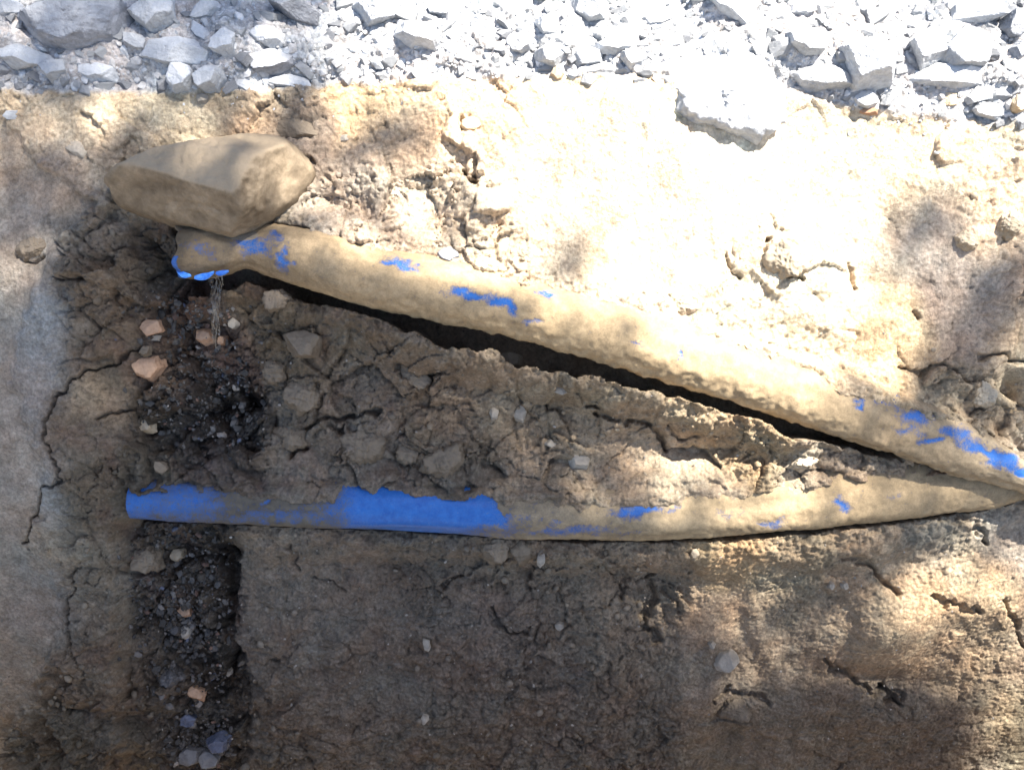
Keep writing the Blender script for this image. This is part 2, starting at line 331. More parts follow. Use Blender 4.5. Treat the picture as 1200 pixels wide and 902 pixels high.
    # scrape marks of the bucket on the steep side
    low = sst(600, 660, py)*sst(270, 320, px)*(1-sst(950, 1050, px))
    h = h+low*(.0050*gn(u*30+2*v, v*2.2, 80)+.0018*gn(u*80+3*v, v*6, 81)*sst(-.2,.5,gn(u*5,v*4,83)))
    h = h+.007*np.exp(-(pdist(px, py, [(872,680),(890,740),(912,790),(930,830)])/9)**2)-.006*np.exp(-(pdist(px, py, [(858,700),(878,760),(900,815)])/9)**2)
    wz = np.clip(blob(px, py, 245, 455, 80, 75)+blob(px, py, 215, 750, 60, 150, 0, 4), 0, 1)*(1-inrub)*sst(345, 370, py)
    h = h+wz*(.016*fbm(u*24, v*24, 4, 180)-.010*np.abs(gn(u*40, v*40, 186))+.006*fbm(u*90, v*90, 3, 188))
    h = h-.035*blob(px, py, 262, 490, 45, 34, 0, 3)-.02*blob(px, py, 205, 515, 30, 22)-.03*blob(px, py, 225, 620, 50, 16)-.03*blob(px, py, 215, 785, 40, 10)-.03*blob(px, py, 262, 700, 8, 80, 0, 4)
    # cracks and ledges
    for wd, dp, pts in [
        (2.3,.026,[(168,404),(145,420),(120,435),(97,441),(88,455),(73,474),(64,495),(66,520),(80,545),(83,558),(62,570),(50,590),(40,608),(30,640)]),
        (2.0,.018,[(90,662),(84,700),(83,735),(88,762),(104,790)]),(2.6,.018,[(122,490),(134,480),(160,482),(168,496)]),
        (4,.030,[(342,540),(352,522),(357,505),(368,494),(398,490),(440,480)]),(3,.018,[(368,490),(378,470),(372,450)]),(3,.02,[(400,500),(398,540)]),
        (5,.034,[(470,425),(476,440),(490,448)]),(4,.022,[(500,445),(520,435),(532,432)]),
        (4,.030,[(672,455),(685,470),(700,480),(712,487),(722,490)]),(4,.030,[(728,497),(745,492),(762,497),(774,510),(779,530)]),(3,.02,[(785,500),(800,515),(812,510)]),
        (3,.024,[(682,436),(688,448)]),(3,.024,[(706,440),(714,452),(724,462)]),(2.5,.015,[(600,440),(612,465)]),(4,.028,[(888,508),(894,525),(900,545)]),(3,.02,[(852,480),(850,492)]),
        (5,.034,[(1122,598),(1134,608),(1146,618),(1154,632)]),(3.4,.024,[(902,278),(894,296),(899,312),(915,322),(938,328)]),(3,.015,[(848,300),(856,318),(868,326)]),(3,.014,[(1002,312),(1004,338)]),
        (3,.020,[(1056,432),(1080,436),(1108,424),(1120,432)]),(3,.02,[(1150,420),(1175,417),(1200,422),(1240,425)]),(3,.018,[(1070,365),(1078,374)]),
        (3.5,.022,[(574,712),(582,732),(600,744),(622,738)]),(3,.018,[(655,866),(668,862),(682,864)]),(6,.030,[(764,678),(770,700),(758,722),(757,738),(772,750)]),(4,.02,[(782,692),(795,705),(800,712)]),
        (4,.02,[(700,640),(722,655),(734,675),(730,700)]),(4,.024,[(985,650),(1010,655),(1040,690)]),(4,.02,[(1085,695),(1110,705),(1140,712)]),(4,.022,[(965,770),(985,785),(1020,808),(1060,815)]),(5,.035,[(1036,812),(1052,824)]),
        (3.5,.02,[(835,822),(848,812),(880,816),(905,826)]),(4,.02,[(1170,700),(1190,730),(1200,760)]),(3,.02,[(135,545),(142,560),(150,570)]),(3,.016,[(345,640),(348,668)]),(3,.014,[(370,678),(385,684),(398,694)]),
        (3,.02,[(540,200),(548,212),(560,216)]),(3,.016,[(545,150),(542,140),(556,152)]),(3,.014,[(325,245),(314,256),(310,268)]),(4,.018,[(780,352),(788,364),(800,368)]),(3,.014,[(20,300),(40,306),(52,300)])]:
        x0 = min(p[0] for p in pts)-30; x1 = max(p[0] for p in pts)+30; y0 = min(p[1] for p in pts)-30; y1 = max(p[1] for p in pts)+30
        m = (px > x0) & (px < x1) & (py > y0) & (py < y1)
        if m.any():
            dd = pdist(px[m]+(bx[m]-px[m])*1.3, py[m]+(by[m]-py[m])*1.3, pts); wv = wd*(.7+.7*np.abs(gn(u[m]*25, v[m]*25, 88)))
            h[m] -= dp*sst(1.3, .35, dd/wv)
    # rubble ground: dusty and lumpy
    f1, f2, cv, tl = worley(u*30, v*30, 9)
    h = h+inrub*(.012*fbm(u*14, v*14, 4, 99)+.008*(cv-.5)+.004*fbm(u*120, v*120, 2, 98)+.02*sst(0, -60, by-rubble_edge(px)))
    # cutting for the pipe and soil lying against it
    w = w+h*(1-.7*far)
    px2, py2 = pix_of(u, v, np.clip(w, -1.2, .5)); nz = .007*fbm(u*30, v*30, 4, 120)+.003*fbm(u*130, v*130, 2, 123); ns = 1.2*fbm(u*11, v*11, 6, 126, .6)
    nk = .007*np.clip(fbm(u*24, v*24, 5, 129, .6), -1, 1)
    for which, T in (('up', UPm[:-2]), ('lo', LOm[1:][::-1])):
        vc = np.interp(u, T[:, 0], T[:, 1]); wc = np.interp(u, T[:, 0], T[:, 2]); a = np.interp(u, T[:, 0], T[:, 3]); b = np.interp(u, T[:, 0], T[:, 4])
        sl = np.interp(u, (T[1:, 0]+T[:-1, 0])/2, (T[1:, 1]-T[:-1, 1])/(T[1:, 0]-T[:-1, 0]))
        t = (v-vc)/np.sqrt(1+sl*sl)/a
        P0 = u/(D-wc)*FPX+600
        surf = wc+b*np.sqrt(np.clip(1-t*t, 0, 1))
        if which == 'up':
            act = sst(196, 212, P0+6*ns)*(1-sst(1225, 1250, P0))
            tc_ = np.interp(P0, [0,720,780,850,950,1030,1080,1130,1200], [.95,.93,.86,.70,.5,.36,.55,.9,1.1])+.13*ns*sst(400,520,P0)+.5*sst(430,330,P0)
            gap = np.interp(P0, [200,290,330,400,440,480,560,650,750,850,950,1000,1050,1120,1250], [.5,.5,.55,.2,.35,.7,.9,.66,.42,.38,.36,.22,.12,.06,.04])*(1+.16*ns)
            emb = np.interp(P0, [200,320,400,1200], [-.6,.2,.5,.45]); lip = np.interp(P0, [200,340,420,700,1000,1200], [-.9,-.3,.2,.45,.3,-.1])
            deep = wc-b*3.4
        else:
            act = sst(154, 157.5, P0+ns)*(1-sst(1225, 1250, P0))
            tc_ = np.interp(P0, [0,158,175,200,235,262,268,300,396,402,430,470,535,560,586,592,640,700,760,830,900,1000,1080,1150,1220], [.9,.5,.45,.75,.95,.8,.4,.35,.3,.75,.98,.8,.5,.8,.75,.4,.42,.3,.4,.4,.5,.6,.75,.9,1.0])+.15*ns
            gap = np.interp(P0, [150,290,600,650,1000,1120,1250], [.35,.05,.05,.13,.13,.08,.05]); emb = np.interp(P0, [100,600,800,1200], [.5,.6,.75,.8])+0*P0
            lip = np.interp(P0, [150,290,600,1200], [-.9,-.35,-.25,-.1]); deep = wc-b*2.2
        cover = np.clip((t-tc_)*a*.9, -.03, .012)+nz*.8+nk+hf*.8*sst(0, .25, t-tc_)
        inside = np.where(t > tc_-.12, surf+cover, deep)
        hi_ = wc+b*emb+.7*nz+nk+hf; inside = np.where((t > .45) & (tc_ < 1.3), np.maximum(inside, hi_), inside)
        wi = w.copy()
        top = sst(2.1, 1.0, t)*(t >= 0); tw = np.where(t > 1, top, 0)
        target = wc+b*emb+nz+nk+hf
        wi = np.where(t > 1, w*(1-tw)+np.where(tc_ < 1.3, np.maximum(target, wc+.012), target)*tw, wi)
        bt = sst(3.0, 1.0+gap, -t); lipw = wc+b*lip+nz*1.8+nk+(w-profile(v))*.35
        wi = np.where(t < -1, np.where(-t < 1+gap*(1+.3*fbm(u*20, v*6, 3, 133)), deep+.3*nz, w*(1-bt)+lipw*bt), wi)
        wi = np.where(np.abs(t) <= 1, inside, wi)
        w = w*(1-act)+wi*act
    return w, px2, py2, km, inrub, left, col

# grid: fine where the photograph looks, widening outside it
def axis(lo, hi, step, far_lo, far_hi, g=1.09, cap=8):
    mid = list(np.arange(lo, hi, step)); a = []; x = lo; s = step
    while x > far_lo: s = min(s*g, cap); x -= s; a.append(x)
    b = []; x = mid[-1]; s = step
    while x < far_hi: s = min(s*g, cap); x += s; b.append(x)
    return np.array(a[::-1]+mid+b, np.float32)
au = axis(-1.14, 1.14, .00238, -60, 60); av = axis(-.88, .79, .00238, -1.35, 90, 1.08)
U, V = np.meshgrid(au, av)
U = U+0.0; V = V+0.0
W, PX, PY, KMv, INR, LEFT, COL = heights(U, V)
def grid_mesh(name, U, V, W, mat):
    n, m = U.shape
    P = np.stack(world(U, V, W), -1).reshape(-1, 3)
    i = (np.arange(n-1)[:, None]*m+np.arange(m-1)).ravel()
    return mesh_np(name, P, np.stack([i, i+1, i+1+m, i+m], 1), True, mat)
gme = grid_mesh('trench_side', U, V, W, SOIL)
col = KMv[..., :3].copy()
lf = LEFT[..., None]*.55*sst(880, 760, PY)[..., None]; col = col*(1-lf)+np.array([.345, .288, .222])*lf
ir = INR[..., None]; col = col*(1-ir)+np.array([.45, .455, .46])*(1+.14*fbm(U*20, V*20, 3, 140))[..., None]*ir
wet = KMv[..., 4]*(1-LEFT)*(1-INR)
ck = COL*.28*sst(232, 262, PX+6*fbm(U*30, V*30, 3, 190)); col = col*(1-ck[..., None]); wet = np.clip(wet+COL*.1, 0, 1)  # shadow along the column's right-hand side painted into the soil colour
dry = sst(.1, .6, fbm(U*7, V*7, 3, 150)); 
col = col*(1+.12*fbm(U*16, V*22, 4, 160)[..., None])
pk = (sst(.15, .6, fbm(U*11, V*8, 3, 170))*.5*sst(.2, .1, col.mean(-1)))[..., None]   # faint reddish clay streaks
col = col*(1+pk*np.array([.16, -.04, -.02]))
col = np.clip(col, .015, .6)
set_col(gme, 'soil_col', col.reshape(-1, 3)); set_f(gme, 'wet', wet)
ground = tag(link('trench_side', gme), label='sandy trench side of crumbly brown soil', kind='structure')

WI = W[:, :]                                                        # height lookup for placing things
def hgt(u, v):
    i = int(np.clip(np.searchsorted(av, v), 1, len(av)-1)); j = int(np.clip(np.searchsorted(au, u), 1, len(au)-1)); return float(W[i, j])
def at_pix(px, py):
    w = 0.0
    for _ in range(6): u, v = uv_at(px, py, w); w = .5*w+.5*hgt(u, v)
    u, v = uv_at(px, py, w); return u, v, w
def hgt_arr(u, v):
    i = np.clip(np.searchsorted(av, v), 1, len(av)-1); j = np.clip(np.searchsorted(au, u), 1, len(au)-1); return W[i, j]

# rest of the place: trench floor, opposite side and the ground the photographer stands on
def sheet(name, label, fn, xs, ys, colr, wetv=0.0):
    X, Y = np.meshgrid(xs, ys); Z = fn(X, Y); n, m = X.shape
    i = (np.arange(n-1)[:, None]*m+np.arange(m-1)).ravel()
    me = mesh_np(name, np.stack([X, Y, Z], -1).reshape(-1, 3), np.stack([i, i+1, i+1+m, i+m], 1), True, SOIL)
    set_col(me, 'soil_col', np.tile(np.array(colr), (n*m, 1))); set_f(me, 'wet', np.full(n*m, wetv))
    return tag(link(name, me), label=label, kind='structure')
yb = world(0, -1.3, float(profile(np.array([-1.3]))[0]))
FZ = yb[2]+.1
xs = axis(-3, 3, .06, -60, 60, 1.2); ys = axis(-1.9, yb[1]+.3, .04, -90, yb[1]+.32, 1.2)
def near(X, Y):
    top = -.30+.03*fbm(X*1.5, Y*1.5, 4, 200); fl = FZ+.03*fbm(X*3, Y*3, 4, 210)
    t = sst(yb[1]-.42, yb[1]-.58, Y+.03*fbm(X*3, Y*3, 3, 220)); return fl*(1-t)+top*t+.012*fbm(X*12, Y*12, 3, 230)
sheet('ground', 'sandy ground and trench floor on the near side', near, xs, ys, (.30, .25, .19))

# ------------------------------------------------------------------ stones
def ico(sub):
    import bmesh
    bm = bmesh.new(); bmesh.ops.create_icosphere(bm, subdivisions=sub, radius=1)
    V = np.array([v.co[:] for v in bm.verts], np.float32); F = np.array([[v.index for v in f.verts] for f in bm.faces], np.int32); bm.free()
    return V/np.linalg.norm(V, axis=1)[:, None], F
ICO = {k: ico(k) for k in (1, 2, 3, 4, 5, 6)}
def n3(P, s, seed, octs=3):
    return (fbm(P[:, 0]*s, P[:, 1]*s, octs, seed)+fbm(P[:, 1]*s+5, P[:, 2]*s, octs, seed+3)+fbm(P[:, 2]*s, P[:, 0]*s+8, octs, seed+6))/2
def poly_stone(sub, N, H, k=16, rough=.03, seed=0, pit=0.0):
    """rounded convex block bounded by planes N.x = H, broken up with noise (unit size about 1)"""
    d, F = ICO[sub]
    N = np.array(N, float); N /= np.linalg.norm(N, axis=1)[:, None]; H = np.array(H, float)
    q = np.clip((d@N.T)/H, 0, None); r = (q**k).sum(1)**(-1.0/k)
    P = d*r[:, None]; sz = r.mean()
    r2 = r*(1+rough*n3(P/sz, 1.6, seed)+rough*.45*n3(P/sz, 5, seed+20)+rough*.2*n3(P/sz, 16, seed+40))
    if pit: r2 = r2-sz*pit*np.clip(n3(P/sz, 6, seed+60)-.2, 0, 1)
    return d*r2[:, None], F
def rand_planes(rs, n=11, flat=1.0):
    N = rs.normal(size=(n, 3)); N /= np.linalg.norm(N, axis=1)[:, None]; H = rs.uniform(.62, .95, n)
    ex = np.array([[1,0,0],[-1,0,0],[0,1,0],[0,-1,0],[0,0,1],[0,0,-1]], float)+rs.normal(0, .15, (6, 3))
    return np.vstack([N, ex]), np.concatenate([H, rs.uniform(.85, 1.05, 6)])
pool = []
for i in range(26):
    rs = np.random.RandomState(100+i); N, H = rand_planes(rs, rs.randint(3, 7)); P, F = poly_stone(4, N, H, 70, .05, i, .02)
    me = mesh_np('broken_stone', P, F, False); pool.append(me)
rpool = []
for i in range(10):
    rs = np.random.RandomState(300+i); N, H = rand_planes(rs, rs.randint(5, 9)); P, F = poly_stone(3, N, H, 7, .09, 50+i, .05)
    rpool.append(mesh_np('clod', P, F, True))
_mm = {}
def with_mat(me, mat):
    key = (me.name, mat.name)
    if key not in _mm:
        c = me.copy(); c.materials.clear(); c.materials.append(mat); _mm[key] = c
    return _mm[key]
TILT = math.pi/2-PITCH
def place(o, u, v, w, sx, sy, sz, rot=0, tx=0, ty=0):
    o.location = world(u, v, w)
    R = Matrix.Rotation(TILT, 3, 'X') @ Matrix.Rotation(math.radians(-rot), 3, 'Z') @ Matrix.Rotation(tx, 3, 'X') @ Matrix.Rotation(ty, 3, 'Y')
    o.rotation_euler = R.to_euler(); o.scale = (sx, sy, sz)
PM = (D/FPX)     # metres per photo pixel at the slope
placed = []
def hero(name, label, cat, px, py, hw, hh, rot, mat, depth=.55, sink=.25, seed=1, soft=40, rough=.03, sub=4, outline=None, front=None, pit=0, smooth=False, hz=None):
    """one stone seen at px,py, half width hw, half height hh (photo pixels)"""
    u, v, w = at_pix(px, py); s = (D-w)/FPX
    rs = np.random.RandomState(seed)
    hd = min(hw, hh)*depth*1.3 if hz is None else hz
    N = []; H = []
    if outline is None:
        n = rs.randint(5, 8); an = np.sort((np.arange(n)+rs.uniform(-.28, .28, n))*2*np.pi/n)
        for a in an:
            tl = rs.uniform(-.1, .45); N.append((math.cos(a)*math.cos(tl)/hw, math.sin(a)*math.cos(tl)/hh, math.sin(tl)/hd)); H.append(rs.uniform(.86, 1.0))
        H = [h for h in H]
        Hs = []
        for nn, h in zip(N, H): Hs.append(h/np.linalg.norm(nn))
        H = Hs
    else:
        pts = [(x-px, -(y-py)) for x, y in outline]
        for (x0, y0), (x1, y1) in zip(pts, pts[1:]+pts[:1]):
            nx, ny = (y1-y0), -(x1-x0); l = math.hypot(nx, ny); nx /= l; ny /= l; hh_ = nx*x0+ny*y0
            if hh_ < 0: nx, ny, hh_ = -nx, -ny, -hh_
            N.append((nx, ny, .12)); H.append(hh_)
            N.append((nx, ny, .9)); H.append((hh_+.62*hd*.9/1.0)/math.hypot(1, .9)*1.0)
    if front is None:
        for j in range(3):
            N.append((rs.uniform(-.55, .55), rs.uniform(-.35, .75), 1.0)); H.append(hd*rs.uniform(.75, 1.0))
    else:
        for a, b, c, hgt_ in front: N.append((a, b, c)); H.append(hgt_)
    N.append((0, 0, -1)); H.append(hd)
    P, F = poly_stone(sub, N, H, soft, rough, seed, pit)
    me = mesh_np(name, P*s, F, smooth, mat); o = link(name, me)
    place(o, u, v, w+hd*s*(1-2*sink), 1, 1, 1, rot); tag(o, label, cat)
    placed.append((px, py, max(hw, hh)*.8, min(hw, hh)*.8, rot)); return o

G = M['grey']; DG = M['darkgrey']
# --- the rubble's larger stones, left to right
R_ = [
 ('large dusty grey boulder with a dark underside in the shaded upper left of the rubble', 92,30,58,30,-6,DG,.9,.15,11),
 ('grey block cut by the left edge of the photograph at the top of the rubble', 6,10,18,10,0,G,.7,.2,12),
 ('long pale slab at the far left of the rubble, just below the dusty boulder', 26,66,32,12,10,G,.7,.1,13),
 ('bright wedge-shaped stone below the dusty boulder', 65,81,18,12,0,G,.8,.15,14),
 ('tall grey block with a darker lower face beside the dusty boulder', 187,20,25,24,4,G,.9,.15,15),
 ('wide flat grey slab under the tall grey block', 205,62,36,17,8,G,.6,.15,16),
 ('blunt pale stone standing on the sand under the wide flat slab', 213,92,19,16,30,G,.8,.15,17),
 ('pale pointed stone on the sand with a black gap beneath it', 245,93,18,14,-30,G,.8,.1,18),
 ('rounded blue grey stone at the centre of the shaded rubble', 264,52,15,16,0,G,.8,.2,19),
 ('smooth oval stone tilted at the top of the shaded rubble', 240,13,18,11,-25,G,.7,.2,20),
 ('narrow pale stone leaning between two blue grey stones', 236,38,15,8,40,G,.7,.2,21),
 ('long dark overhanging slab slanting down to the right at the top', 348,14,36,13,28,DG,.9,-.1,22),
 ('small blue grey block under the long slanting slab', 311,42,18,12,5,G,.7,.2,23),
 ('broad low blue grey rock just above the sand left of the sunlight', 316,72,30,15,-8,DG,.7,.2,24),
 ('low ridge of blue grey stone on the edge of the brown soil', 342,96,28,8,4,G,.6,.2,25),
 ('long flat stone at the sand edge right of the pointed stone', 290,101,22,8,14,G,.6,.2,26),
 ('white boulder at the top with a grey triangular lower facet', 447,12,26,17,12,G,.9,.1,27),
 ('white rock with a dark grey overhang near the edge of the shade', 493,43,24,13,14,G,.9,-.05,28),
 ('broad flat sunlit stone at the top right of the shade edge', 528,8,30,13,-8,G,.6,.2,29),
 ('rounded white stone with its left side in shadow at the top centre', 690,14,22,20,20,G,.9,.1,30),
 ('small wedge stone left of the rounded white stone', 642,32,15,11,40,G,.8,.1,31),
 ('flat white stone with a shadow line beneath it at the centre', 722,52,20,10,-6,G,.7,.1,32),
 ('squat white stone under the rounded white stone', 688,66,16,11,10,G,.8,.1,33),
 ('angular white stone above the tan pebble', 648,64,17,13,-14,G,.8,.1,34),
 ('thin white slab lying just above the sand at the centre', 700,82,20,6,-8,G,.7,.0,35),
 ('low white stone right of centre with a dark notch', 742,68,15,10,15,G,.8,.1,36),
 ('pale blue boulder with a diagonal crack on its left at the top right', 858,12,26,17,30,G,.9,.1,37),
 ('small white stone with a curved shadow at the top right', 942,10,15,9,0,G,.8,.1,38),
 ('white stone with a black hollow beneath it above the long pale stone', 944,52,25,14,8,G,.9,-.1,39),
 ('long pale stone with a dark left end above the sand', 962,92,37,13,4,G,.8,.0,40),
 ('large bright white rock at the right above the orange flake', 1016,74,30,25,22,G,.9,.1,41),
 ('cube-like white stone on the sand left of the orange flake', 1014,118,15,11,0,G,.8,.2,42),
 ('large white block split by a narrow dark cleft, left half', 1084,58,20,22,5,G,.8,.1,43),
 ('large white block right of the narrow dark cleft', 1130,62,27,21,5,G,.8,.1,44),
 ('broad white slab under the split block', 1118,90,42,14,2,G,.7,.1,45),
 ('pale greenish slab at the top right corner of the rubble', 1142,16,32,17,0,G,.7,.2,46),
 ('speckled grey stone cut by the right edge of the photograph', 1188,33,17,18,0,DG,.8,.15,47),
 ('dark lavender stone in the gap at the right edge', 1197,60,11,9,10,DG,.8,.1,48),
 ('flat pale stone with a shadow beneath it at the right end of the sand edge', 1160,130,22,9,6,G,.7,.1,49),
 ('small white stone above the sand at the right, below the broad slab', 1148,112,17,9,-10,G,.7,.1,50),
 ('grey stone above the wedge stone near the shade edge', 608,52,16,12,10,G,.8,.15,51),
 ('pale flat stone left of the huge boulder', 770,22,18,10,-14,G,.7,.15,52),
 ('thin leaning white stone at the foot of the bright rock', 1046,112,17,6,-55,G,.8,.1,53),
 ('grey stone in the corner between the dusty boulder and the tall block', 152,6,14,9,0,DG,.8,.2,54),
 ('low greenish grey stone between the dusty boulder and the flat slab', 158,48,16,9,20,G,.6,.25,55),
 ('dull blue stone below the right end of the dusty boulder', 112,84,22,11,5,G,.6,.2,56),
]
for lab, px, py, hw, hh, rot, mt, dp, sk, sd_ in R_:
    hero('rubble_stone', lab, 'stone', px, py, hw*.94, hh*.94, rot, mt, dp, sk+.14, sd_, soft=60, rough=.06, sub=5, pit=.04)['group'] = 'broken stones above the trench'
hero('boulder', 'huge pale grey boulder spilling over the sand edge with a dark left facet', 'boulder', 848,108,80,48,0,G,.8,.5,80,soft=30,rough=.13,sub=6,pit=.07,
     outline=[(768,118),(776,88),(800,66),(850,58),(895,70),(920,98),(928,128),(912,150),(885,164),(848,154),(795,137)],
     front=[(-.2,.5,1,26),(.5,.15,1,30),(.05,-.35,1,32),(-1,-.25,.5,60)], smooth=True)
# --- the brown boulder lying on the pipe end
bo = hero('boulder', 'long brown sandstone boulder resting on the open end of the upper pipe', 'boulder', 240,216,117,60,0,M['brownstone'],.7,.2,81,soft=50,rough=.045,sub=6,pit=.05,
     outline=[(124,224),(122,206),(133,190),(185,178),(212,165),(300,152),(328,162),(346,184),(358,212),(350,223),(325,240),(311,262),(288,281),(262,278),(210,262),(160,249),(136,240)],
     front=[(-.02,.31,1,46),(-.27,-.66,.64,39),(.85,-.22,.55,72),(.1,.95,.6,50),(-.6,.3,1,95),(.3,-.3,1,72)], smooth=True)
u, v, w = at_pix(150, 215); u, v = uv_at(240, 216, .14); bo.location = world(u+.004, v, .145); bo.scale = (.965, .97, .95)

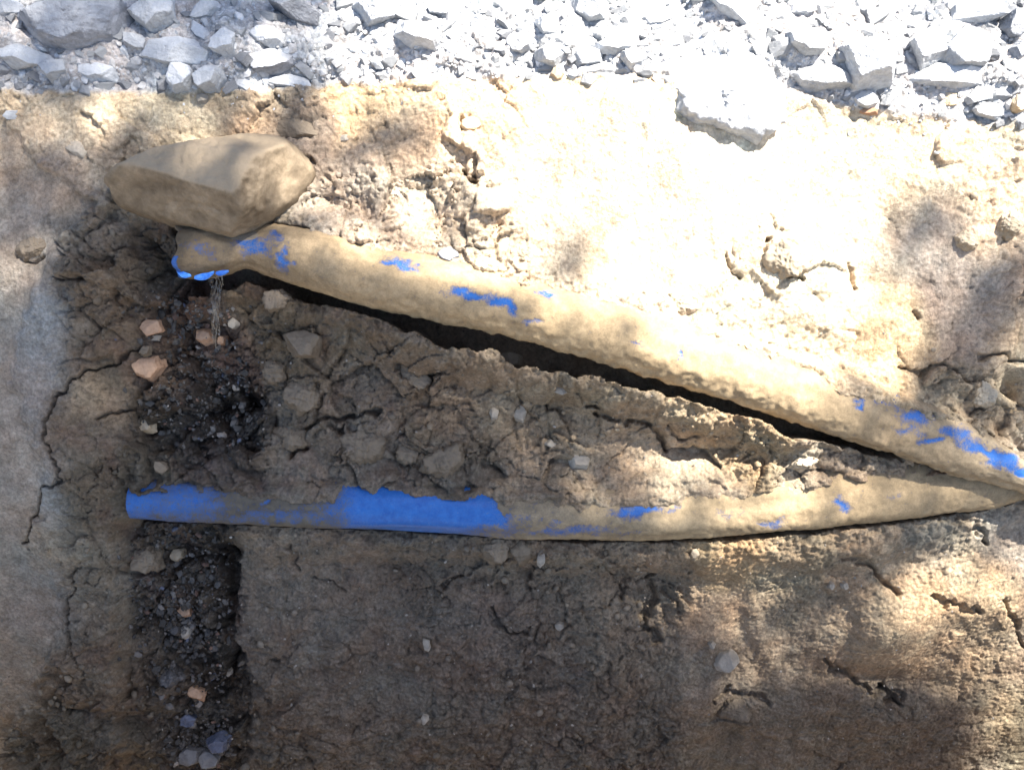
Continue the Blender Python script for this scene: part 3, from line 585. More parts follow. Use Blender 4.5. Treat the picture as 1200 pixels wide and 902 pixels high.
# --- stones and clods bedded in the soil
S_ = [
 ('stone','small tan stone lodged among the white rubble at the centre edge','stone',654,87,8,8,0,'tan',.9,.2,82),
 ('stone','flat orange brown flake on the sand under the bright white rock','stone',1018,131,11,4,8,'orange',.9,.1,83),
 ('stone','tan rounded stone at the right edge of the rubble','stone',1192,122,9,12,10,'tan',.9,.2,84),
 ('stone','tan stone below the broad white slab at the right','stone',1113,116,14,9,0,'tan',.6,.35,85),
 ('stone','purplish brown stone half buried above the brown boulder','stone',345,150,28,15,6,'clod',.6,.3,86),
 ('stone','ragged white flake lying on the soil left above the brown boulder','stone',88,172,16,9,35,'pale',.3,.2,87),
 ('stone','small round grey pebble at the far left under the rubble','stone',15,136,8,7,0,'grey',.9,.2,88),
 ('stone','small white pebble on the sand above the brown boulder','stone',238,116,8,6,-15,'pale',.8,.2,89),
 ('stone','flat white flake on the sand right of the brown boulder','stone',405,162,11,4,-5,'pale',.6,.2,90),
 ('stone','small brown rock on the sand near the shade edge','stone',552,146,12,9,-10,'tan',.8,.2,91),
 ('stone','grey pebble resting just above the upper pipe','stone',525,299,13,9,5,'darkgrey',.8,.2,92),
 ('soil_clod','big sandy clod outlined by a crack on the sunlit slope','clod',924,304,28,22,10,'claysand',.6,.3,93),
 ('soil_clod','smooth sandy lump just above the upper pipe','clod',800,354,20,13,10,'claysand',.6,.35,94),
 ('soil_clod','grey soil clod on the pale face at the far left','clod',38,289,19,13,-15,'clod',.6,.35,95),
 ('stone','light topped brown stone at the upper left between the two pipes','stone',359,403,18,16,20,'clod',.9,.1,96),
 ('soil_clod','round brown clod left of the big grey clod between the pipes','clod',322,436,14,15,0,'clod',.9,.2,97),
 ('soil_clod','big smooth grey clod between the pipes right of the wet hollow','clod',356,463,24,18,12,'clod',.8,.2,98),
 ('stone','largest orange stone beside the wet hollow','stone',175,430,17,13,-14,'orange',.9,.1,99),
 ('stone','reddish orange stone above the largest orange stone','stone',179,384,12,9,-12,'orange',.9,.1,100),
 ('stone','orange triangular stone left of the water trickle','stone',240,394,9,8,0,'orange',.9,.1,101),
 ('stone','small cream pebble under the reddish orange stone','stone',182,396,6,4,0,'pale',.9,.1,102),
 ('stone','cream pebble right of the water trickle','stone',274,379,6,6,0,'pale',.9,.1,103),
 ('stone','pale angular pebble at the foot of the water trickle','stone',261,399,5,6,0,'orange',.9,.1,104),
 ('stone','brown pebble above the largest orange stone','stone',171,411,6,6,0,'clod',.9,.1,105),
 ('stone','tan stone at the left rim of the wet hollow','stone',172,498,9,8,0,'tan',.8,.2,106),
 ('stone','grey stone lump just above the blue end of the lower pipe','stone',190,547,8,7,0,'clod',.9,.1,107),
 ('stone','tan stone under the shadow of the upper pipe','stone',597,421,13,9,0,'tan',.8,.15,108),
 ('stone','cream shell-like chip right of the middle between the pipes','stone',657,457,9,5,8,'pale',.6,.15,109),
 ('stone','upright white chip between the pipes','stone',609,484,6,9,25,'pale',.8,.1,110),
 ('stone','pale round pebble left of the upright white chip','stone',579,484,5,7,0,'pale',.8,.2,111),
 ('stone','pinkish pale stone above the lower pipe','stone',679,538,12,10,25,'pale',.6,.3,112),
 ('stone','small cream pebble left of the pinkish pale stone','stone',646,520,6,4,0,'pale',.8,.2,113),
 ('stone','bright white shard standing out on the dark trench side','stone',852,773,11,14,35,'pale',.6,.0,114),
 ('stone','small white pebble above the bright white shard','stone',834,755,4,4,0,'pale',.9,.1,115),
 ('stone','cream chip just under the lower pipe','stone',634,655,5,8,5,'pale',.8,.1,116),
 ('soil_clod','orange brown clod just under the lower pipe','clod',581,642,15,16,0,'clod',.8,.2,117),
 ('soil_clod','grey clod beside the orange brown clod under the lower pipe','clod',611,646,11,12,0,'clod',.8,.2,118),
 ('stone','upright white chip at the middle of the dark trench side','stone',500,755,4,7,-15,'pale',.8,.1,119),
 ('stone','white chip near the bottom of the dark trench side','stone',497,842,4,5,0,'pale',.8,.1,120),
 ('stone','pale stone at the middle of the dark trench side','stone',655,733,5,5,0,'pale',.8,.1,121),
 ('stone','tan pebble in the warm patch under the lower pipe','stone',814,648,5,6,0,'tan',.8,.2,122),
 ('stone','pale pebble at the right end of two on the dim slope','stone',990,686,4,4,0,'pale',.8,.1,123),
 ('stone','pale pebble at the left end of two on the dim slope','stone',974,686,4,4,0,'pale',.8,.1,124),
 ('soil_clod','grey blue lump beside the gully at the bottom','clod',862,830,17,14,0,'clod',.7,.25,125),
 ('stone','tan stone at the top of the wet column under the lower pipe','stone',209,649,8,8,0,'tan',.9,.1,126),
 ('stone','upright white stone in the middle of the wet column','stone',219,737,6,10,15,'pale',.9,.1,127),
 ('stone','grey stone left of the upright white stone in the wet column','stone',207,737,6,7,0,'wet',.9,.1,128),
 ('stone','rusty stone above the upright white stone in the wet column','stone',219,714,7,8,0,'orange',.9,.1,129),
 ('stone','bright chip on the ledge at the right of the wet column','stone',268,787,4,5,10,'pale',.9,.1,130),
 ('stone','pale pink long stone low in the wet column','stone',230,810,11,7,35,'orange',.8,.1,131),
 ('stone','blue stone low in the wet column','stone',222,842,8,8,0,'blue',.9,.1,132),
 ('stone','grey stone at the bottom of the wet column, left of a pair','stone',224,884,13,10,0,'midgrey',.9,.1,133),
 ('stone','grey stone at the bottom of the wet column, right of a pair','stone',247,887,12,10,20,'midgrey',.9,.1,134),
 ('stone','blue stone at the bottom of the wet column above the grey pair','stone',257,870,11,10,0,'blue',.9,.1,135),
 ('stone','pale violet stone low in the wet column under the pink stone','stone',243,866,9,6,0,'midgrey',.9,.1,136),
 ('soil_clod','dark clod at the top left of the wet column under the lower pipe','clod',174,652,15,16,0,'clod',.9,.1,137),
 ('soil_clod','dark brown clod halfway down the wet column','clod',200,792,15,10,0,'wet',.9,.1,138),
 ('soil_clod','grey clod with a dark cleft between the pipes','clod',486,440,20,12,35,'clod',.8,.2,139),
 ('soil_clod','pointed grey clod just above the bright blue length of pipe','clod',520,540,24,16,-20,'clod',.9,.2,140),
 ('soil_clod','flat clod at the left of the pointed grey clod','clod',478,530,16,16,20,'clod',.7,.25,141),
 ('soil_clod','broad grey clod above the start of the bright blue length of pipe','clod',424,522,27,20,5,'clod',.5,.35,142),
 ('soil_clod','cracked clod left of the broad grey clod','clod',340,512,22,15,10,'clod',.6,.3,143),
 ('soil_clod','small sandy clod on the soil over the lower pipe','clod',942,540,14,9,-20,'claysand',.8,.2,144),
 ('soil_clod','sandy clod by the dark hole at the right edge','clod',1152,463,15,15,0,'claysand',.7,.25,145),
 ('soil_clod','crumbly clod at the upper right of the sunlit slope','clod',1132,282,14,11,20,'claysand',.8,.2,146),
 ('soil_clod','crumbly clod at the right edge of the sunlit slope','clod',1184,262,13,16,20,'claysand',.8,.2,147),
 ('soil_clod','clod of soil sitting in the cracked corner left of the upper pipe shadow','clod',322,352,15,12,0,'clod',.8,.2,148),
 ('soil_clod','low sandy clod above the upper pipe near its middle','clod',610,296,13,9,10,'claysand',.7,.25,149),
 ('soil_clod','rounded clod at the left of the white patch above the upper pipe','clod',465,225,16,9,0,'claysand',.7,.3,150),
]
for nm, lab, cat, px, py, hw, hh, rot, mk, dp, sk, sd_ in S_:
    cl = nm == 'soil_clod'
    hero(nm, lab, cat, px, py, hw, hh, rot, M[mk], dp, sk+(.25 if cl else .2), sd_, soft=14 if cl else 40, rough=.22 if cl else .07, sub=5 if (cl and hw > 12) else 4, pit=.16 if cl else .03, smooth=cl)

# --- the rubble's countable smaller stones: objects sharing a handful of shapes
rs = np.random.RandomState(42); n_small = 0; tries = 0; smalls = []
spots = [(a, b, max(c, d)) for a, b, c, d, _ in placed]+[(p, q, 26) for p in range(785, 920, 30) for q in (80, 110, 140) if not (p < 800 and q == 140)]
while n_small < 245 and tries < 30000:
    tries += 1
    px = rs.uniform(-5, 1205); e = float(rubble_edge(px)); py = rs.uniform(-6, e+2)
    s = min(4.0+rs.exponential(2.6), 11)
    if any((px-a)**2+((py-b)*1.25)**2 < (s*.95+c*.72)**2 for a, b, c in spots): continue
    if py > e-6 and s > 8: continue
    spots.append((px, py, s)); n_small += 1
    u, v, w = at_pix(px, py); k = s*(D-w)/FPX
    o = link('rubble_stone', with_mat(pool[rs.randint(len(pool))], DG if (rs.rand() < (.45 if px < 400 else .15)) else G))  # left shade deepened by colour: dark stone picked more often there
    place(o, u, v, w+k*rs.uniform(-.1, .25), k*rs.uniform(.9, 1.45), k*rs.uniform(.65, .95), k*rs.uniform(.55, .85), rs.uniform(-40, 40), rs.uniform(-.5, .5), rs.uniform(-.5, .5))
    smalls.append((o, px, py, s))

SHORT = ['dusty boulder at upper left','block cut by the left edge','long pale slab at far left','bright wedge stone','tall grey block','wide flat grey slab','blunt pale stone','pointed pale stone','rounded blue grey stone','smooth oval stone','narrow leaning stone','long dark overhanging slab','small blue grey block','broad low blue grey rock','low blue grey ridge','long flat stone at the sand','boulder with grey triangular facet','rock with dark grey overhang','broad flat sunlit stone','rounded white stone at top centre','small wedge stone','flat white stone at centre','squat white stone','angular white stone','thin white slab at the sand','white stone with dark notch','pale blue cracked boulder','stone with curved shadow','white stone over black hollow','long pale stone with dark end','large bright white rock','cube-like white stone','left half of the split block','right half of the split block','broad slab under the split block','greenish top right slab','speckled grey right edge stone','dark lavender stone','flat stone at right sand edge','white stone below broad slab','grey stone above the wedge','flat stone left of huge boulder','thin leaning white stone','grey stone in the top left corner','greenish grey low stone','dull blue stone']
LMK = [(r[1], r[2], sh) for r, sh in zip(R_, SHORT)]+[(848, 108, 'huge pale grey boulder')]
bins = {}
for o, px, py, sz in smalls:
    a, b, sh = min(LMK, key=lambda q: (q[0]-px)**2+(q[1]-py)**2*1.3)
    k = int(round(math.degrees(math.atan2(-(py-b), px-a))/45.0)) % 8
    bins.setdefault((sh, k), []).append((math.hypot(px-a, py-b), o, px, py, sz))
DIRS = ['right of', 'above right of', 'above', 'above left of', 'left of', 'below left of', 'below', 'below right of']
ORD = ['', 'second ', 'third ', 'fourth ', 'fifth ', 'sixth ', 'seventh ', 'eighth ', 'ninth ', 'tenth ', 'eleventh ', 'twelfth ']
for (sh, k), L_ in bins.items():
    for i, (_, o, px, py, sz) in enumerate(sorted(L_, key=lambda q: q[0])):
        tone = 'grey' if px < 410 else 'white'; siz = 'tiny' if sz < 6.5 else ('small' if sz < 10 else 'middling')
        tag(o, '%s %s stone, %snearest %s the %s' % (siz, tone, ORD[min(i, 11)], DIRS[k], sh), 'stone', 'small broken stones packed between the larger ones')

# --- what nobody could count: joined fragments
def scatter(name, label, px, py, size, colr, sub=1, lift=.2, squash=(.6, 1.0), flat=True, angular=16, off=None):
    n = len(px); d, F = ICO[sub]; shapes = []
    for i in range(14):
        r2 = np.random.RandomState(900+i); N, H = rand_planes(r2, 6); P, _ = poly_stone(sub, N, H, angular, .05, i); shapes.append(P)
    shapes = np.array(shapes)
    w = np.zeros(n)
    for _ in range(5): u = (px-600)/FPX*(D-w); v = (451-py)/FPX*(D-w); w = .5*w+.5*hgt_arr(u, v)
    k = size*(D-w)/FPX
    P = shapes[RS.randint(14, size=n)]*np.stack([k*RS.uniform(.9, 1.35, n), k*RS.uniform(*squash, n), k*RS.uniform(.5, .9, n)], -1)[:, None, :]
    a = RS.uniform(0, 6.28, n); b = RS.uniform(-.8, .8, n); c, s, cb, sb = np.cos(a)[:, None], np.sin(a)[:, None], np.cos(b)[:, None], np.sin(b)[:, None]
    x = P[..., 0]*cb+P[..., 2]*sb; z = -P[..., 0]*sb+P[..., 2]*cb; y = P[..., 1]
    x, y = x*c-y*s, x*s+y*c
    X, Y, Z = world(x+u[:, None], y+v[:, None], z+(w+k*lift+(0 if off is None else off))[:, None])
    VV = np.stack([X, Y, Z], -1).reshape(-1, 3); m = len(d)
    FF = (F[None]+(np.arange(n)*m)[:, None, None]).reshape(-1, 3)
    me = mesh_np(name, VV, FF, not flat, M['scatter']); set_col(me, 'piece_col', np.repeat(colr, m, 0))
    return tag(link(name, me), label, None, None, 'stuff')
def greycol(n, lo=.34, hi=.55):
    g = RS.uniform(lo, hi, n); t = RS.uniform(-.05, .04, n); return np.stack([g*(.965-t), g*.985, g*(1.01+t)], -1)
n = 13000
px = RS.uniform(-330, 1530, n); e = rubble_edge(px); py = e-2-(e+90)*RS.rand(n)
scatter('gravel', 'pale grey gravel and chips between the rubble stones', px, py, 1.5+RS.exponential(1.3, n).clip(0, 6), greycol(n), lift=.15)
n = 700                                                               # rubble going on outside the photograph
px = RS.uniform(-500, 1700, n); py = np.where((px < -15) | (px > 1215), rubble_edge(px)-8-RS.rand(n)*420, -18-RS.rand(n)*330)
scatter('rubble', 'broken grey stones of the heap beyond the photograph', px, py, 7+RS.exponential(6, n).clip(0, 30), greycol(n), sub=2, lift=.15)
n = 420                                                               # chips that rolled on to the sand
px = RS.uniform(-100, 1300, n); py = rubble_edge(px)+RS.exponential(14, n).clip(0, 70)-4
scatter('stone_chips', 'small grey chips scattered along the sand edge', px, py, RS.uniform(1.0, 2.6, n), greycol(n, .36, .55), lift=.1)
# crumbs of soil, everywhere it is crumbly
n = 26000; px = RS.uniform(-120, 1320, n); py = RS.uniform(100, 960, n)
km = bil(KM, px, py); keep = (RS.rand(n) < np.where((px > 760) & (py > 610), .18, 1)* (km[:, 3]-.25).clip(0, 1)**1.6*.75*(.35+.65*sst(-.1, .5, fbm(px/60, py/60, 3, 400)))) & (py > rubble_edge(px)+8)
for T, r in ((UP, 1.02), (LO[::-1], 1.02)):
    yc = np.interp(px, T[:, 0] if T[0, 0] < T[-1, 0] else T[::-1, 0], T[:, 1]); 
    keep &= ~((np.abs(py-yc) < 40) & (px > 195))
keep &= ~((np.abs(py-588) < 30) & (px > 150))
px, py, km = px[keep], py[keep], km[keep]; n = len(px)
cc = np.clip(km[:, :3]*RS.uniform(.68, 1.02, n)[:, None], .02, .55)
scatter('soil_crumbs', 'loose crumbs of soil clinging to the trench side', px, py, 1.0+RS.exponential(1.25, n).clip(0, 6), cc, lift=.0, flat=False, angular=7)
# wet gravel of the hollow and the column
blobs = [(245,460,70,66,500),(215,370,60,40,260),(210,690,60,80,420),(225,770,60,90,300),(235,875,44,26,260),(215,730,24,30,110)]
ax, ay = [], []
for cx, cy, rx, ry, k in blobs:
    ax.append(cx+rx*RS.normal(0, .5, k)); ay.append(cy+ry*RS.normal(0, .5, k))
px = np.concatenate(ax); py = np.concatenate(ay); keep = ~((py > 550) & (py < 612)) & (px > 130) & ~((py > 600) & (px > 268)) & (py > 345); px, py = px[keep], py[keep]; n = len(px)
base = np.array([[.06,.057,.054],[.095,.09,.085],[.15,.14,.13],[.17,.11,.085],[.30,.27,.24],[.10,.11,.15]])[RS.choice(6, n, p=[.34,.30,.24,.06,.03,.03])]
scatter('wet_gravel', 'dark wet gravel under the leaking pipe end', px, py, 1.0+RS.exponential(1.15, n).clip(0, 4.5), base, lift=-.1, angular=20)
# pale grit
n = 500; px = RS.uniform(150, 1190, n); py = RS.uniform(340, 900, n); keep = ~((np.abs(py-np.interp(px, UP[:, 0], UP[:, 1])) < 44) | (np.abs(py-588) < 40)); px, py = px[keep], py[keep]; n = len(px)
g = RS.uniform(.16, .36, n); scatter('pale_grit', 'fine pale grit in the soil', px, py, RS.uniform(.6, 1.7, n), np.stack([g, g*.9, g*.78], -1), lift=.2)

# ------------------------------------------------------------------ the pipe
def pipe_material():
    m, N, L, P = mat_base('muddy_blue_pipe')
    tc = N.new('ShaderNodeTexCoord').outputs['Object']
    mud = N.new('ShaderNodeAttribute'); mud.attribute_name = 'mud'
    mc = N.new('ShaderNodeAttribute'); mc.attribute_name = 'mud_col'
    n1 = noise_node(N, L, tc, 60, 8, 0.7); n2 = noise_node(N, L, tc, 300, 6, 0.75)
    th = maths(N, L, 'ADD', mud.outputs['Fac'], maths(N, L, 'MULTIPLY_ADD', n1.outputs[0], 1.3, -.65))
    th = maths(N, L, 'ADD', th, maths(N, L, 'MULTIPLY_ADD', n2.outputs[0], 1.3, -.65))
    f = ramp(N, L, th, .22, .78, (0, 0, 0), (1, 1, 1)).outputs[0]
    blue = ramp(N, L, n1.outputs[0], .3, .7, (.008, .075, .31), (.026, .15, .47)).outputs[0]
    film = ramp(N, L, n2.outputs[0], .4, .72, (0, 0, 0), (.55, .55, .55)).outputs[0]
    filmf = maths(N, L, 'MULTIPLY', film, maths(N, L, 'MULTIPLY_ADD', mud.outputs['Fac'], 1.4, .3))
    blue = mix(N, L, 'MIX', filmf, blue, (.20, .26, .34))
    mcv = mix(N, L, 'MULTIPLY', 1.0, mc.outputs[0], ramp(N, L, n1.outputs[0], .3, .7, (.74,)*3, (1.18,)*3).outputs[0])
    mcv = mix(N, L, 'MULTIPLY', .7, mcv, ramp(N, L, n2.outputs[0], .3, .7, (.7,)*3, (1.2,)*3).outputs[0])
    L.new(mix(N, L, 'MIX', f, blue, mcv), P.inputs['Base Color'])
    L.new(maths(N, L, 'MULTIPLY_ADD', f, .55, .36), P.inputs['Roughness'])
    P.inputs['Specular IOR Level'].default_value = .3
    b = N.new('ShaderNodeBump'); b.inputs['Strength'].default_value = .6; b.inputs['Distance'].default_value = .003
    L.new(maths(N, L, 'MULTIPLY', f, maths(N, L, 'MULTIPLY_ADD', n2.outputs[0], .6, .7)), b.inputs['Height']); L.new(b.outputs[0], P.inputs['Normal'])
    return m
PIPE = pipe_material()
pipe = bpy.data.objects.new('water_pipe', None); C.objects.link(pipe); pipe.location = world(*LOm[4][:3])
tag(pipe, 'mud-caked blue plastic water pipe folded back on itself across the trench side', 'pipe')
Tm = np.vstack([UPm, LOm])
# smooth path
seg = np.concatenate([[0], np.cumsum(np.linalg.norm(np.diff(Tm[:, :3], axis=0), axis=1))])
def catmull(T, s, n):
    q = np.linspace(0, s[-1], n); out = np.zeros((n, T.shape[1]))
    for c in range(T.shape[1]):
        y = T[:, c]; m_ = np.gradient(y, s)
        i = np.clip(np.searchsorted(s, q, side='right')-1, 0, len(s)-2); h = s[i+1]-s[i]; t = (q-s[i])/h
        out[:, c] = (2*t**3-3*t**2+1)*y[i]+(t**3-2*t**2+t)*h*m_[i]+(-2*t**3+3*t**2)*y[i+1]+(t**3-t**2)*h*m_[i+1]
    return out
NR, NA = 1100, 96
Q = catmull(Tm, seg, NR); Pc = Q[:, :3]
T3 = np.gradient(Pc, axis=0); T3 /= np.linalg.norm(T3, axis=1)[:, None]
t2 = T3[:, :2].copy(); t2[t2[:, 0] < 0] *= -1
for _ in range(40): t2[1:-1] = (t2[:-2]+t2[1:-1]*2+t2[2:])/4
B = np.stack([-t2[:, 1], t2[:, 0], np.zeros(NR)], -1); B -= (B*T3).sum(1)[:, None]*T3; B /= np.linalg.norm(B, axis=1)[:, None]
Cx = np.cross(T3, B)
th = np.arange(NA)/NA*2*np.pi
TH, SI = np.meshgrid(th, np.arange(NR))
def ring(ra, rb, i):
    return Pc[i]+B[i]*(ra*np.cos(TH[i]))[..., None]+Cx[i]*(rb*np.sin(TH[i]))[..., None] if False else None
sgrid = np.linspace(0, seg[-1], NR)[:, None]*np.ones((1, NA))
a_ = Q[:, 3][:, None]; b_ = Q[:, 4][:, None]
c_, s_ = np.cos(TH), np.sin(TH)
base3 = Pc[:, None]+B[:, None]*(a_*c_)[..., None]+Cx[:, None]*(b_*s_)[..., None]
nrm = B[:, None]*(c_/a_)[..., None]+Cx[:, None]*(s_/b_)[..., None]; nrm /= np.linalg.norm(nrm, axis=2)[..., None]
bpx, bpy_ = pix_of(base3[..., 0], base3[..., 1], base3[..., 2])
isup = (np.arange(NR) < NR*seg[len(UPm)-1]/seg[-1])[:, None]
wn_ = 1
nsd = fbm(sgrid*45, TH*2.5, 3, 300)
wxp = bpx+11*fbm(bpx/26, bpy_/14, 4, 310); wyp = bpy_+6*fbm(bpx/24, bpy_/18, 4, 320)
blue = np.zeros(bpx.shape)
for cx, cy, rx, ry, rot, k, up in [(297,288,22,12,15,.75,1),(333,302,8,13,0,.95,1),(318,280,10,7,0,.6,1),(238,292,20,10,10,.42,1),(470,309,24,4,14,.85,1),(553,345,26,5,6,1,1),(590,357,22,6,16,1,1),(640,345,18,4,10,.8,1),(626,376,8,4,0,.6,1),
    (793,413,5,8,0,.8,1),(745,405,14,3,14,.45,1),(1007,474,6,6,0,.85,1),(1042,468,20,9,20,.62,1),(1075,490,17,9,10,.95,1),(1090,514,12,5,0,1,1),(1062,505,14,7,0,.45,1),(1120,510,16,9,20,.8,1),(1165,534,34,8,26,1.1,1),(1198,553,16,7,30,1.1,1),
    (210,588,58,30,0,.72,0),(160,584,36,34,0,.85,0),(335,606,90,7,0,.5,0),(310,583,4,12,0,.8,0),(404+90,590,95,40,0,1.6,0),(560,608,34,14,0,1.2,0),(648,602,8,16,0,.6,0),(744,598,24,9,-6,.95,0),(660,623,80,6,0,.55,0),
    (905,614,20,4,0,.6,0),(984,590,10,8,0,.8,0),(850,600,20,5,0,.25,0),(790,596,8,5,0,.45,0),(1045,585,10,6,0,.4,0)]:
    e_ = k*blob(wxp, wyp, cx, cy, rx*1.1, ry*1.1, rot, 2.6)*(isup if up else ~isup); blue = np.maximum(blue, e_)
blue[~isup[:, 0]] *= 1
# the bright length of the lower pipe has clean ends
lo = ~isup; m_b = lo & (wxp > 586) & (wyp < 606) & (wxp < 700); blue[m_b] = np.minimum(blue[m_b], .12)
m_b = lo & (bpx > 266) & (bpx < 401) & (np.abs(bpx-310) > 5); blue[m_b] = np.minimum(blue[m_b], .62)
mud = np.clip(1.02-blue, 0, 1)
mcol = bil(KM, np.where(isup, bpx, bpx), np.where(isup, bpy_, bpy_+0))[..., :3]
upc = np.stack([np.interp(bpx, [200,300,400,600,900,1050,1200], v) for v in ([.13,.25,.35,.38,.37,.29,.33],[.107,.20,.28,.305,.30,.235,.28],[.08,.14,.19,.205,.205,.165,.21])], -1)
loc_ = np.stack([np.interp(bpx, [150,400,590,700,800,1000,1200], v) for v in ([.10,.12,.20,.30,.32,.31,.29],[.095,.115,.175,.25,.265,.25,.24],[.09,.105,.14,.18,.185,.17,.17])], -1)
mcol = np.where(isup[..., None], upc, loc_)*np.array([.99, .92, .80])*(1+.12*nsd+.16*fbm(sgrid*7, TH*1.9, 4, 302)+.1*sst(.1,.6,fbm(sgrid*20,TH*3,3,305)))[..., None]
# crust thickness
bot = np.where(isup, sst(8, 34, bpy_-np.interp(bpx, UP[:, 0], UP[:, 1])), 0)*sst(380, 520, bpx)
crust = mud*(.0022+.0016*fbm(sgrid*30, TH*1.6, 3, 330)+.0010*fbm(sgrid*110, TH*6, 3, 340)+.0005*fbm(sgrid*260, TH*14, 2, 345))
crust = crust+bot*mud*.004*np.clip(.4+fbm(sgrid*38, TH*2.2, 3, 350), 0, 2)
right = sst(700, 820, bpx); crust = crust+mud*right*.0012*(fbm(sgrid*18, TH*1.5, 3, 355)+.4)*np.clip(c_*1.0+.8, 0, 1)
dent = -.004*fbm(sgrid*4, TH*.9, 2, 360)-.003
# dent under the boulder
dent = dent-.010*blob(bpx, bpy_, 283, 272, 26, 16)*isup
outer = base3+nrm*(crust+dent)[..., None]
# ragged open end at the left of the upper pipe, with a wall thickness
cutw = .004*np.sin(TH[0]*3+1)+.003*np.sin(TH[0]*7)
NI = 60
for i in range(8): outer[i] -= T3[i]*(cutw*(1-i/8.))[:, None]
inner = []
for i in range(NI):
    inner.append(Pc[i]+(base3[i]-Pc[i])*.87-(T3[i]*(cutw*max(0, 1-i/8.))[:, None]))
inner = np.array(inner)
VV = np.concatenate([inner[::-1].reshape(-1, 3), outer.reshape(-1, 3)]); NT = NI+NR
WV = np.stack(world(VV[:, 0], VV[:, 1], VV[:, 2]), -1)
i0 = (np.arange(NT-1)[:, None]*NA+np.arange(NA)).ravel(); i1 = (np.arange(NT-1)[:, None]*NA+(np.arange(NA)+1) % NA).ravel()
FF = np.stack([i0, i1, i1+NA, i0+NA], 1)
me = mesh_np('pipe_wall', WV-np.array(pipe.location), FF, True, PIPE)
rimb = np.where(np.cos(TH[0]) < -.25, .1, .95); mu = np.concatenate([np.tile(rimb, (NI, 1)), mud]); mu[NI:NI+3] = np.minimum(mu[NI:NI+3], rimb+.2)
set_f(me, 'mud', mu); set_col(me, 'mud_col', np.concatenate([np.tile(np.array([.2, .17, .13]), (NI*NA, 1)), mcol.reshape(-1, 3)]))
link('pipe_wall', me, pipe)
er = outer[-1]; ec = Pc[-1]                       # the blunt plugged end of the lower pipe
cv_ = np.concatenate([er, ec+(er-ec)*.8+T3[-1]*.004, (ec+T3[-1]*.005)[None]]); cv_ = np.stack(world(cv_[:, 0], cv_[:, 1], cv_[:, 2]), -1)-np.array(pipe.location)
cf = [(j, (j+1) % NA, NA+(j+1) % NA, NA+j) for j in range(NA)]+[(NA+j, NA+(j+1) % NA, 2*NA, 2*NA) for j in range(NA)]
cm = bpy.data.meshes.new('pipe_plug'); cm.from_pydata([tuple(p) for p in cv_], [], [f if f[2] != f[3] else f[:3] for f in cf]); cm.materials.append(PIPE)
set_f(cm, 'mud', np.full(len(cv_), .5)); set_col(cm, 'mud_col', np.tile(np.array([.1, .09, .08]), (len(cv_), 1))); link('pipe_plug', cm, pipe)

# curled flaps torn from the rim
m, N, L, P = mat_base('clean_blue_plastic'); tc = N.new('ShaderNodeTexCoord').outputs['Object']
nn = noise_node(N, L, tc, 120, 4); L.new(ramp(N, L, nn.outputs[0], .35, .7, (.03, .18, .72), (.14, .38, .85)).outputs[0], P.inputs['Base Color']); P.inputs['Roughness'].default_value = .35
P.inputs['Subsurface Weight'].default_value = .2; P.inputs['Subsurface Radius'].default_value = (.002, .004, .01); P.inputs['Subsurface Scale'].default_value = 1
FLAP = m
def flap(pts, wid, seed):
    """a small curled tongue of plastic, thick, from a list of (px,py,w)"""
    A = np.array([(*uv_at(a, b, c), c) for a, b, c in pts]); s = np.linspace(0, 1, 18); k = np.linspace(0, 1, len(A))
    A = np.stack([np.interp(s, k, A[:, j]) for j in range(3)], -1)
    for _ in range(3): A[1:-1] = (A[:-2]+A[1:-1]*2+A[2:])/4
    Vv = []; n = 9
    for i, p in enumerate(A):
        wd = wid*math.sin(math.pi*(.06+.88*s[i]))**.6
        for side in (1, -1):
            for j in range(n):
                q = j/(n-1); ang = q*1.9-.2
                Vv.append(p+np.array([0, -wd*math.sin(ang)*.9, wd*(.55-math.cos(ang)*.55)*1.1+side*.0013]))
    Vv = np.array(Vv); Fs = []; R = 2*n
    idx = list(range(n))+list(range(2*n-1, n-1, -1))
    for i in range(len(A)-1):
        for j in range(R):
            a, b = idx[j], idx[(j+1) % R]; Fs.append((i*R+a, i*R+b, (i+1)*R+b, (i+1)*R+a))
    Vv[:, :] += 0; Wp = np.stack(world(Vv[:, 0], Vv[:, 1], Vv[:, 2]), -1)
    me = mesh_np('torn_lip', Wp-np.array(pipe.location), Fs, True, FLAP); link('torn_lip', me, pipe)
flap([(206,306,.118),(209,314,.122),(216,320,.126),(224,322,.130)], .011, 1)
flap([(228,324,.128),(236,322,.132),(244,321,.134),(251,318,.134)], .012, 2)
flap([(253,319,.132),(260,318,.132),(268,317,.130)], .009, 3)

# ------------------------------------------------------------------ water running out of the pipe
m, N, L, P = mat_base('water'); P.inputs['Transmission Weight'].default_value = 1; P.inputs['IOR'].default_value = 1.333; P.inputs['Roughness'].default_value = .03; P.inputs['Base Color'].default_value = (.95, .98, 1, 1)
WAT = m
VV, FF = [], []
def strand(pts, r0, seed, nseg=60):
    A = np.array([(*uv_at(a, b, c), c) for a, b, c in pts]); s = np.linspace(0, 1, nseg); k = np.linspace(0, 1, len(A))
    A = np.stack([np.interp(s, k, A[:, j]) for j in range(3)], -1); o = len(VV); R = 8; r_ = np.random.RandomState(seed); ph = r_.uniform(0, 6)
    for i, p in enumerate(A):
        r = r0*(.65+.35*math.sin(i*.75+ph)+.15*r_.rand())*(1-.35*s[i])
        p = p+np.array([.0016*math.sin(i*.28+ph), 0, .0016*math.cos(i*.23+ph)])
        for j in range(R): VV.append(p+r*np.array([math.cos(j/R*6.283), 0, math.sin(j/R*6.283)]))
    for i in range(nseg-1):
        for j in range(R): FF.append((o+i*R+j, o+i*R+(j+1) % R, o+(i+1)*R+(j+1) % R, o+(i+1)*R+j))
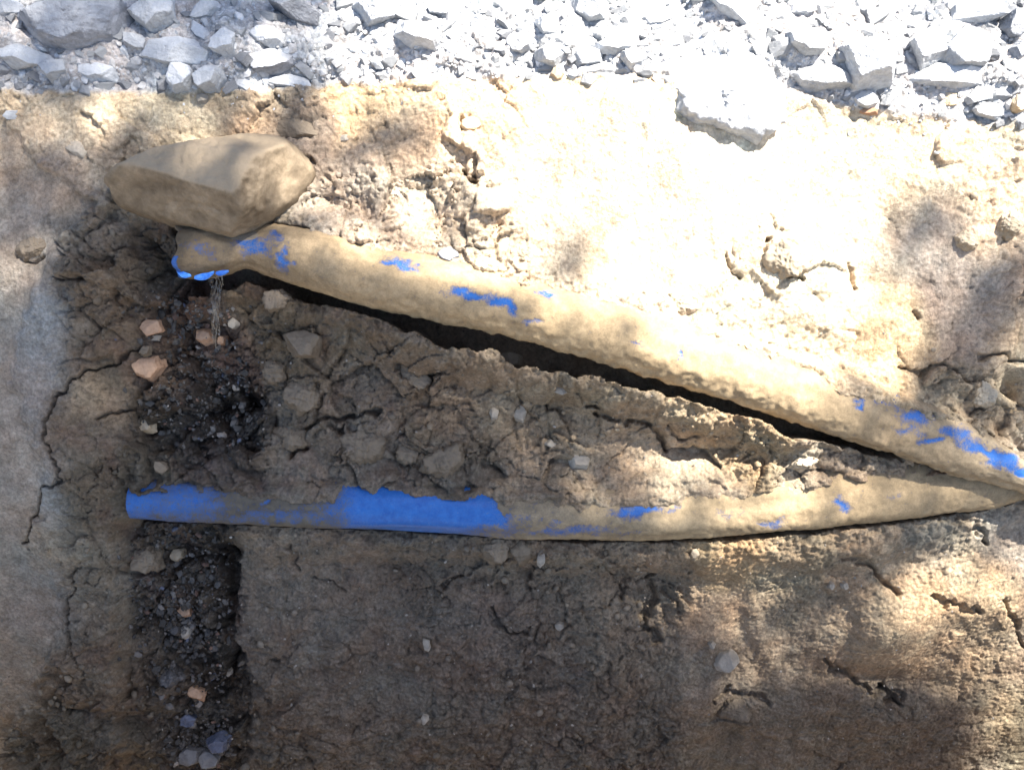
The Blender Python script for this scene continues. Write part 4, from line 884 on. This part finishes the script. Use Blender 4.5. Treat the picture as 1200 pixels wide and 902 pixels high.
for k in range(9):
    x = 244+k*2.1; xe = 252+(k-4)*.9; ln = [398,402,386,410,400,408,392,378,396][k]
    strand([(x, 323, .126+.002*(k % 3)), ((x+xe)/2+1, 340, .122), (xe, 362, .112), (xe+1, ln, .085)], .0008+.0004*(k % 3), k)
W3 = np.array(VV); W3 = np.stack(world(W3[:, 0], W3[:, 1], W3[:, 2]), -1)
wt = mesh_np('water_trickle', W3, FF, True, WAT); tag(link('water_trickle', wt), 'thin trickle of clear water falling from the open pipe end', 'water')
dv = []; dfc = []; d, F = ICO[1]; r_ = np.random.RandomState(5)
for k in range(46):
    u, v, w = at_pix(r_.normal(253, 10), r_.uniform(395, 440)) if k < 34 else (*uv_at(r_.normal(253, 6), r_.uniform(330, 410), .1), .1)
    q = d*r_.uniform(.0008, .0022)+np.array([u, v, w+.004]); dfc.append(F+len(dv)*len(d)); dv.append(np.stack(world(q[:, 0], q[:, 1], q[:, 2]), -1))
tag(link('water_drops', mesh_np('water_drops', np.concatenate(dv), np.concatenate(dfc), True, WAT)), 'splashed drops around the foot of the water trickle', None, None, 'stuff')

# ------------------------------------------------------------------ the tree whose leaves shade part of the trench
# px, py, radius, share of sunlight reaching the ground
T_ = [(0,40,60,.12),(100,40,60,.04),(200,30,50,.06),(200,90,40,.16),(300,50,60,.05),(370,50,36,.12),(425,25,25,.75),(430,85,25,.45),(500,50,45,1),(600,60,60,1),(700,50,80,1),(900,50,80,1),(1150,30,80,.9),
 (0,140,50,.34),(100,130,50,.34),(200,130,40,.36),(300,125,40,.34),(350,150,30,.15),(420,115,30,.6),(480,105,25,.8),(480,150,30,.42),(440,190,40,.42),(530,175,20,.5),(560,130,25,1),(600,190,30,1),(650,180,40,1),
 (500,250,40,.55),(600,290,35,.85),(412,270,16,.95),(680,310,25,.62),(740,250,40,1),(770,330,40,1),(900,200,80,1),(950,320,60,1),(1050,160,50,.85),(1085,215,26,.5),(1110,280,34,.3),(1140,335,34,.2),(1185,230,28,.8),(1140,395,34,.18),(1185,400,22,.5),(1070,370,25,.8),(1000,400,35,.95),
 (50,250,50,.12),(100,350,50,.02),(0,400,50,.10),(40,500,50,.08),(230,200,40,.35),(320,180,25,.6),(150,300,40,.02),(380,235,25,.42),(60,180,40,.15),
 (240,300,25,.05),(300,290,20,.18),(360,300,22,.35),(430,318,26,.9),(520,335,28,1),(600,355,30,1),(800,410,40,1),(920,440,30,1),(1010,475,30,.3),(1075,505,30,.28),(1140,530,22,.5),(1200,560,25,.9),
 (350,450,60,0),(450,450,50,.03),(550,450,40,.12),(650,450,40,.6),(600,540,40,.08),(700,540,40,.55),(760,480,35,.95),(850,500,40,1),(800,560,30,.85),(890,565,30,.7),(950,545,25,.3),(1060,550,35,.2),(1150,480,30,.4),(1190,610,30,.65),
 (200,590,60,0),(400,590,60,0),(500,590,40,.06),(600,600,30,.25),(700,600,30,.5),(800,595,30,.8),(900,590,30,.75),(1000,582,30,.5),(1100,575,30,.35),
 (200,750,80,0),(400,750,80,0),(600,700,60,0),(700,680,40,.08),(780,640,30,.6),(850,660,30,.9),(905,690,30,.85),(850,750,40,.3),(960,640,30,.65),(1010,670,26,.35),(1040,740,28,1),(1070,775,22,.8),(1135,690,36,1),(1150,755,30,.9),(990,745,25,.8),(1000,850,50,.03),(1110,840,30,.05),(1190,850,22,.8),(800,850,60,0),(600,1100,150,0),(1100,620,25,.6)]
num = np.zeros(gxx.shape); den = np.zeros(gxx.shape)+1e-12
for x_, y_, r_, t_ in T_:
    d2 = (gxx-x_)**2+(gyy-y_)**2; wg = np.exp(-d2/(2*(r_*.6)**2))+1e-4/(1+d2/4000.0); den += wg; num += wg*t_
TM = num/den
leaf_m, N, L, P = mat_base('leaf'); P.inputs['Base Color'].default_value = (.06, .11, .03, 1); P.inputs['Roughness'].default_value = .6
bark, N, L, P = mat_base('bark'); P.inputs['Base Color'].default_value = (.12, .09, .07, 1); P.inputs['Roughness'].default_value = .9
tree = bpy.data.objects.new('tree', None); C.objects.link(tree); tb = np.array([6.4, 5.2, -.2]); tree.location = tb
tag(tree, 'leafy tree behind the rubble whose crown shades the left of the trench', 'tree')
LS = .035; AREA = LS*LS*2.0*.5   # mean shadow of one leaf
n = 200000; px = RS.uniform(-330, 1530, n); py = RS.uniform(-260, 1150, n)
u = (px-600)/FPX*D; v = (451-py)/FPX*D; w = profile(v)
px2, py2 = pix_of(u, v, w+.02)
tau = -np.log(np.clip(bil(TM, px2, py2), .012, 1))
dA = (1860*PM)*(1410*PM)/n*(world(0, 0, 1)[1]*SUN.y+world(0, 0, 1)[2]*SUN.z)
pr = tau*dA/AREA
keep = RS.rand(n) < pr; print('leaves', keep.sum(), 'pmax', pr.max())
u, v, w = u[keep], v[keep], w[keep]; n = len(u); Ld = 6.0+2.6*RS.rand(n)
ctr = np.stack(world(u, v, w+.02), -1)+np.array(SUN)[None]*Ld[:, None]
# the rest of the crown, round about
n2 = 9000; q = RS.normal(size=(n2, 3)); q /= np.linalg.norm(q, axis=1)[:, None]; q *= (RS.rand(n2)**.4)[:, None]*np.array([3.2, 3.2, 2.2])
c2 = np.array(SUN)*7.4+np.array([1.2, 1.0, 1.6])+q
rel = c2-np.outer((c2@np.array(SUN)), np.array(SUN)); 
# keep the extra leaves off the sun's way to the part of the trench seen
tt = (c2@np.array(SUN)); foot = c2-np.array(SUN)*((c2@np.array([0, -CP, SP]))/(np.array(SUN)@np.array([0, -CP, SP])))[:, None]
fu = foot[:, 0]; fv = foot[:, 1]*SP+foot[:, 2]*CP
ok = (np.abs(fu) > 1.5) | (fv > 1.15) | (fv < -1.1)
ctr = np.vstack([ctr, c2[ok]]); n = len(ctr)
a = RS.normal(size=(n, 3)); a /= np.linalg.norm(a, axis=1)[:, None]; b = np.cross(a, RS.normal(size=(n, 3))); b /= np.linalg.norm(b, axis=1)[:, None]
sc_ = RS.uniform(.75, 1.25, n)[:, None]*LS
LV = np.stack([ctr-a*sc_*1.3, ctr+b*sc_*.75, ctr+a*sc_*1.3, ctr-b*sc_*.75], 1).reshape(-1, 3)
me = mesh_np('crown', LV-tb, np.arange(len(LV)).reshape(-1, 4), False, leaf_m); link('crown', me, tree)['kind'] = 'stuff'
VVt, FFt = [], []
def limb(pts, r0, r1, R=10, n=18):
    A = np.array(pts, float); s = np.linspace(0, 1, n); k = np.linspace(0, 1, len(A)); A = np.stack([np.interp(s, k, A[:, j]) for j in range(3)], -1)
    for _ in range(4): A[1:-1] = (A[:-2]+A[1:-1]*2+A[2:])/4
    T = np.gradient(A, axis=0); T /= np.linalg.norm(T, axis=1)[:, None]; o = len(VVt)
    for i in range(n):
        x = np.cross(T[i], [.3, 1, .1]); x /= np.linalg.norm(x); y = np.cross(T[i], x); r = (r0+(r1-r0)*s[i])*(1+.06*math.sin(i*1.7))
        for j in range(R): VVt.append(A[i]+r*(x*math.cos(j/R*6.283)+y*math.sin(j/R*6.283)))
    for i in range(n-1):
        for j in range(R): FFt.append((o+i*R+j, o+i*R+(j+1) % R, o+(i+1)*R+(j+1) % R, o+(i+1)*R+j))
limb([(0,0,-.3),(.1,.05,2),(-.1,-.1,4),(-.4,-.3,5.6)], .28, .18)
for tgt in ((3.2,2.0,6.6),(4.6,2.6,8.6),(3.9,3.6,9.2),(5.2,1.0,7.8),(7.4,4.2,8.0),(5.9,6.4,8.2)):
    e = np.array(tgt)-tb; limb([(-.3,-.2,4.6),(-.3+e[0]*.35,-.2+e[1]*.35,4.6+(e[2]-4.6)*.6),tuple(e)], .12, .02)
link('trunk', mesh_np('trunk', np.array(VVt), FFt, True, bark), tree)
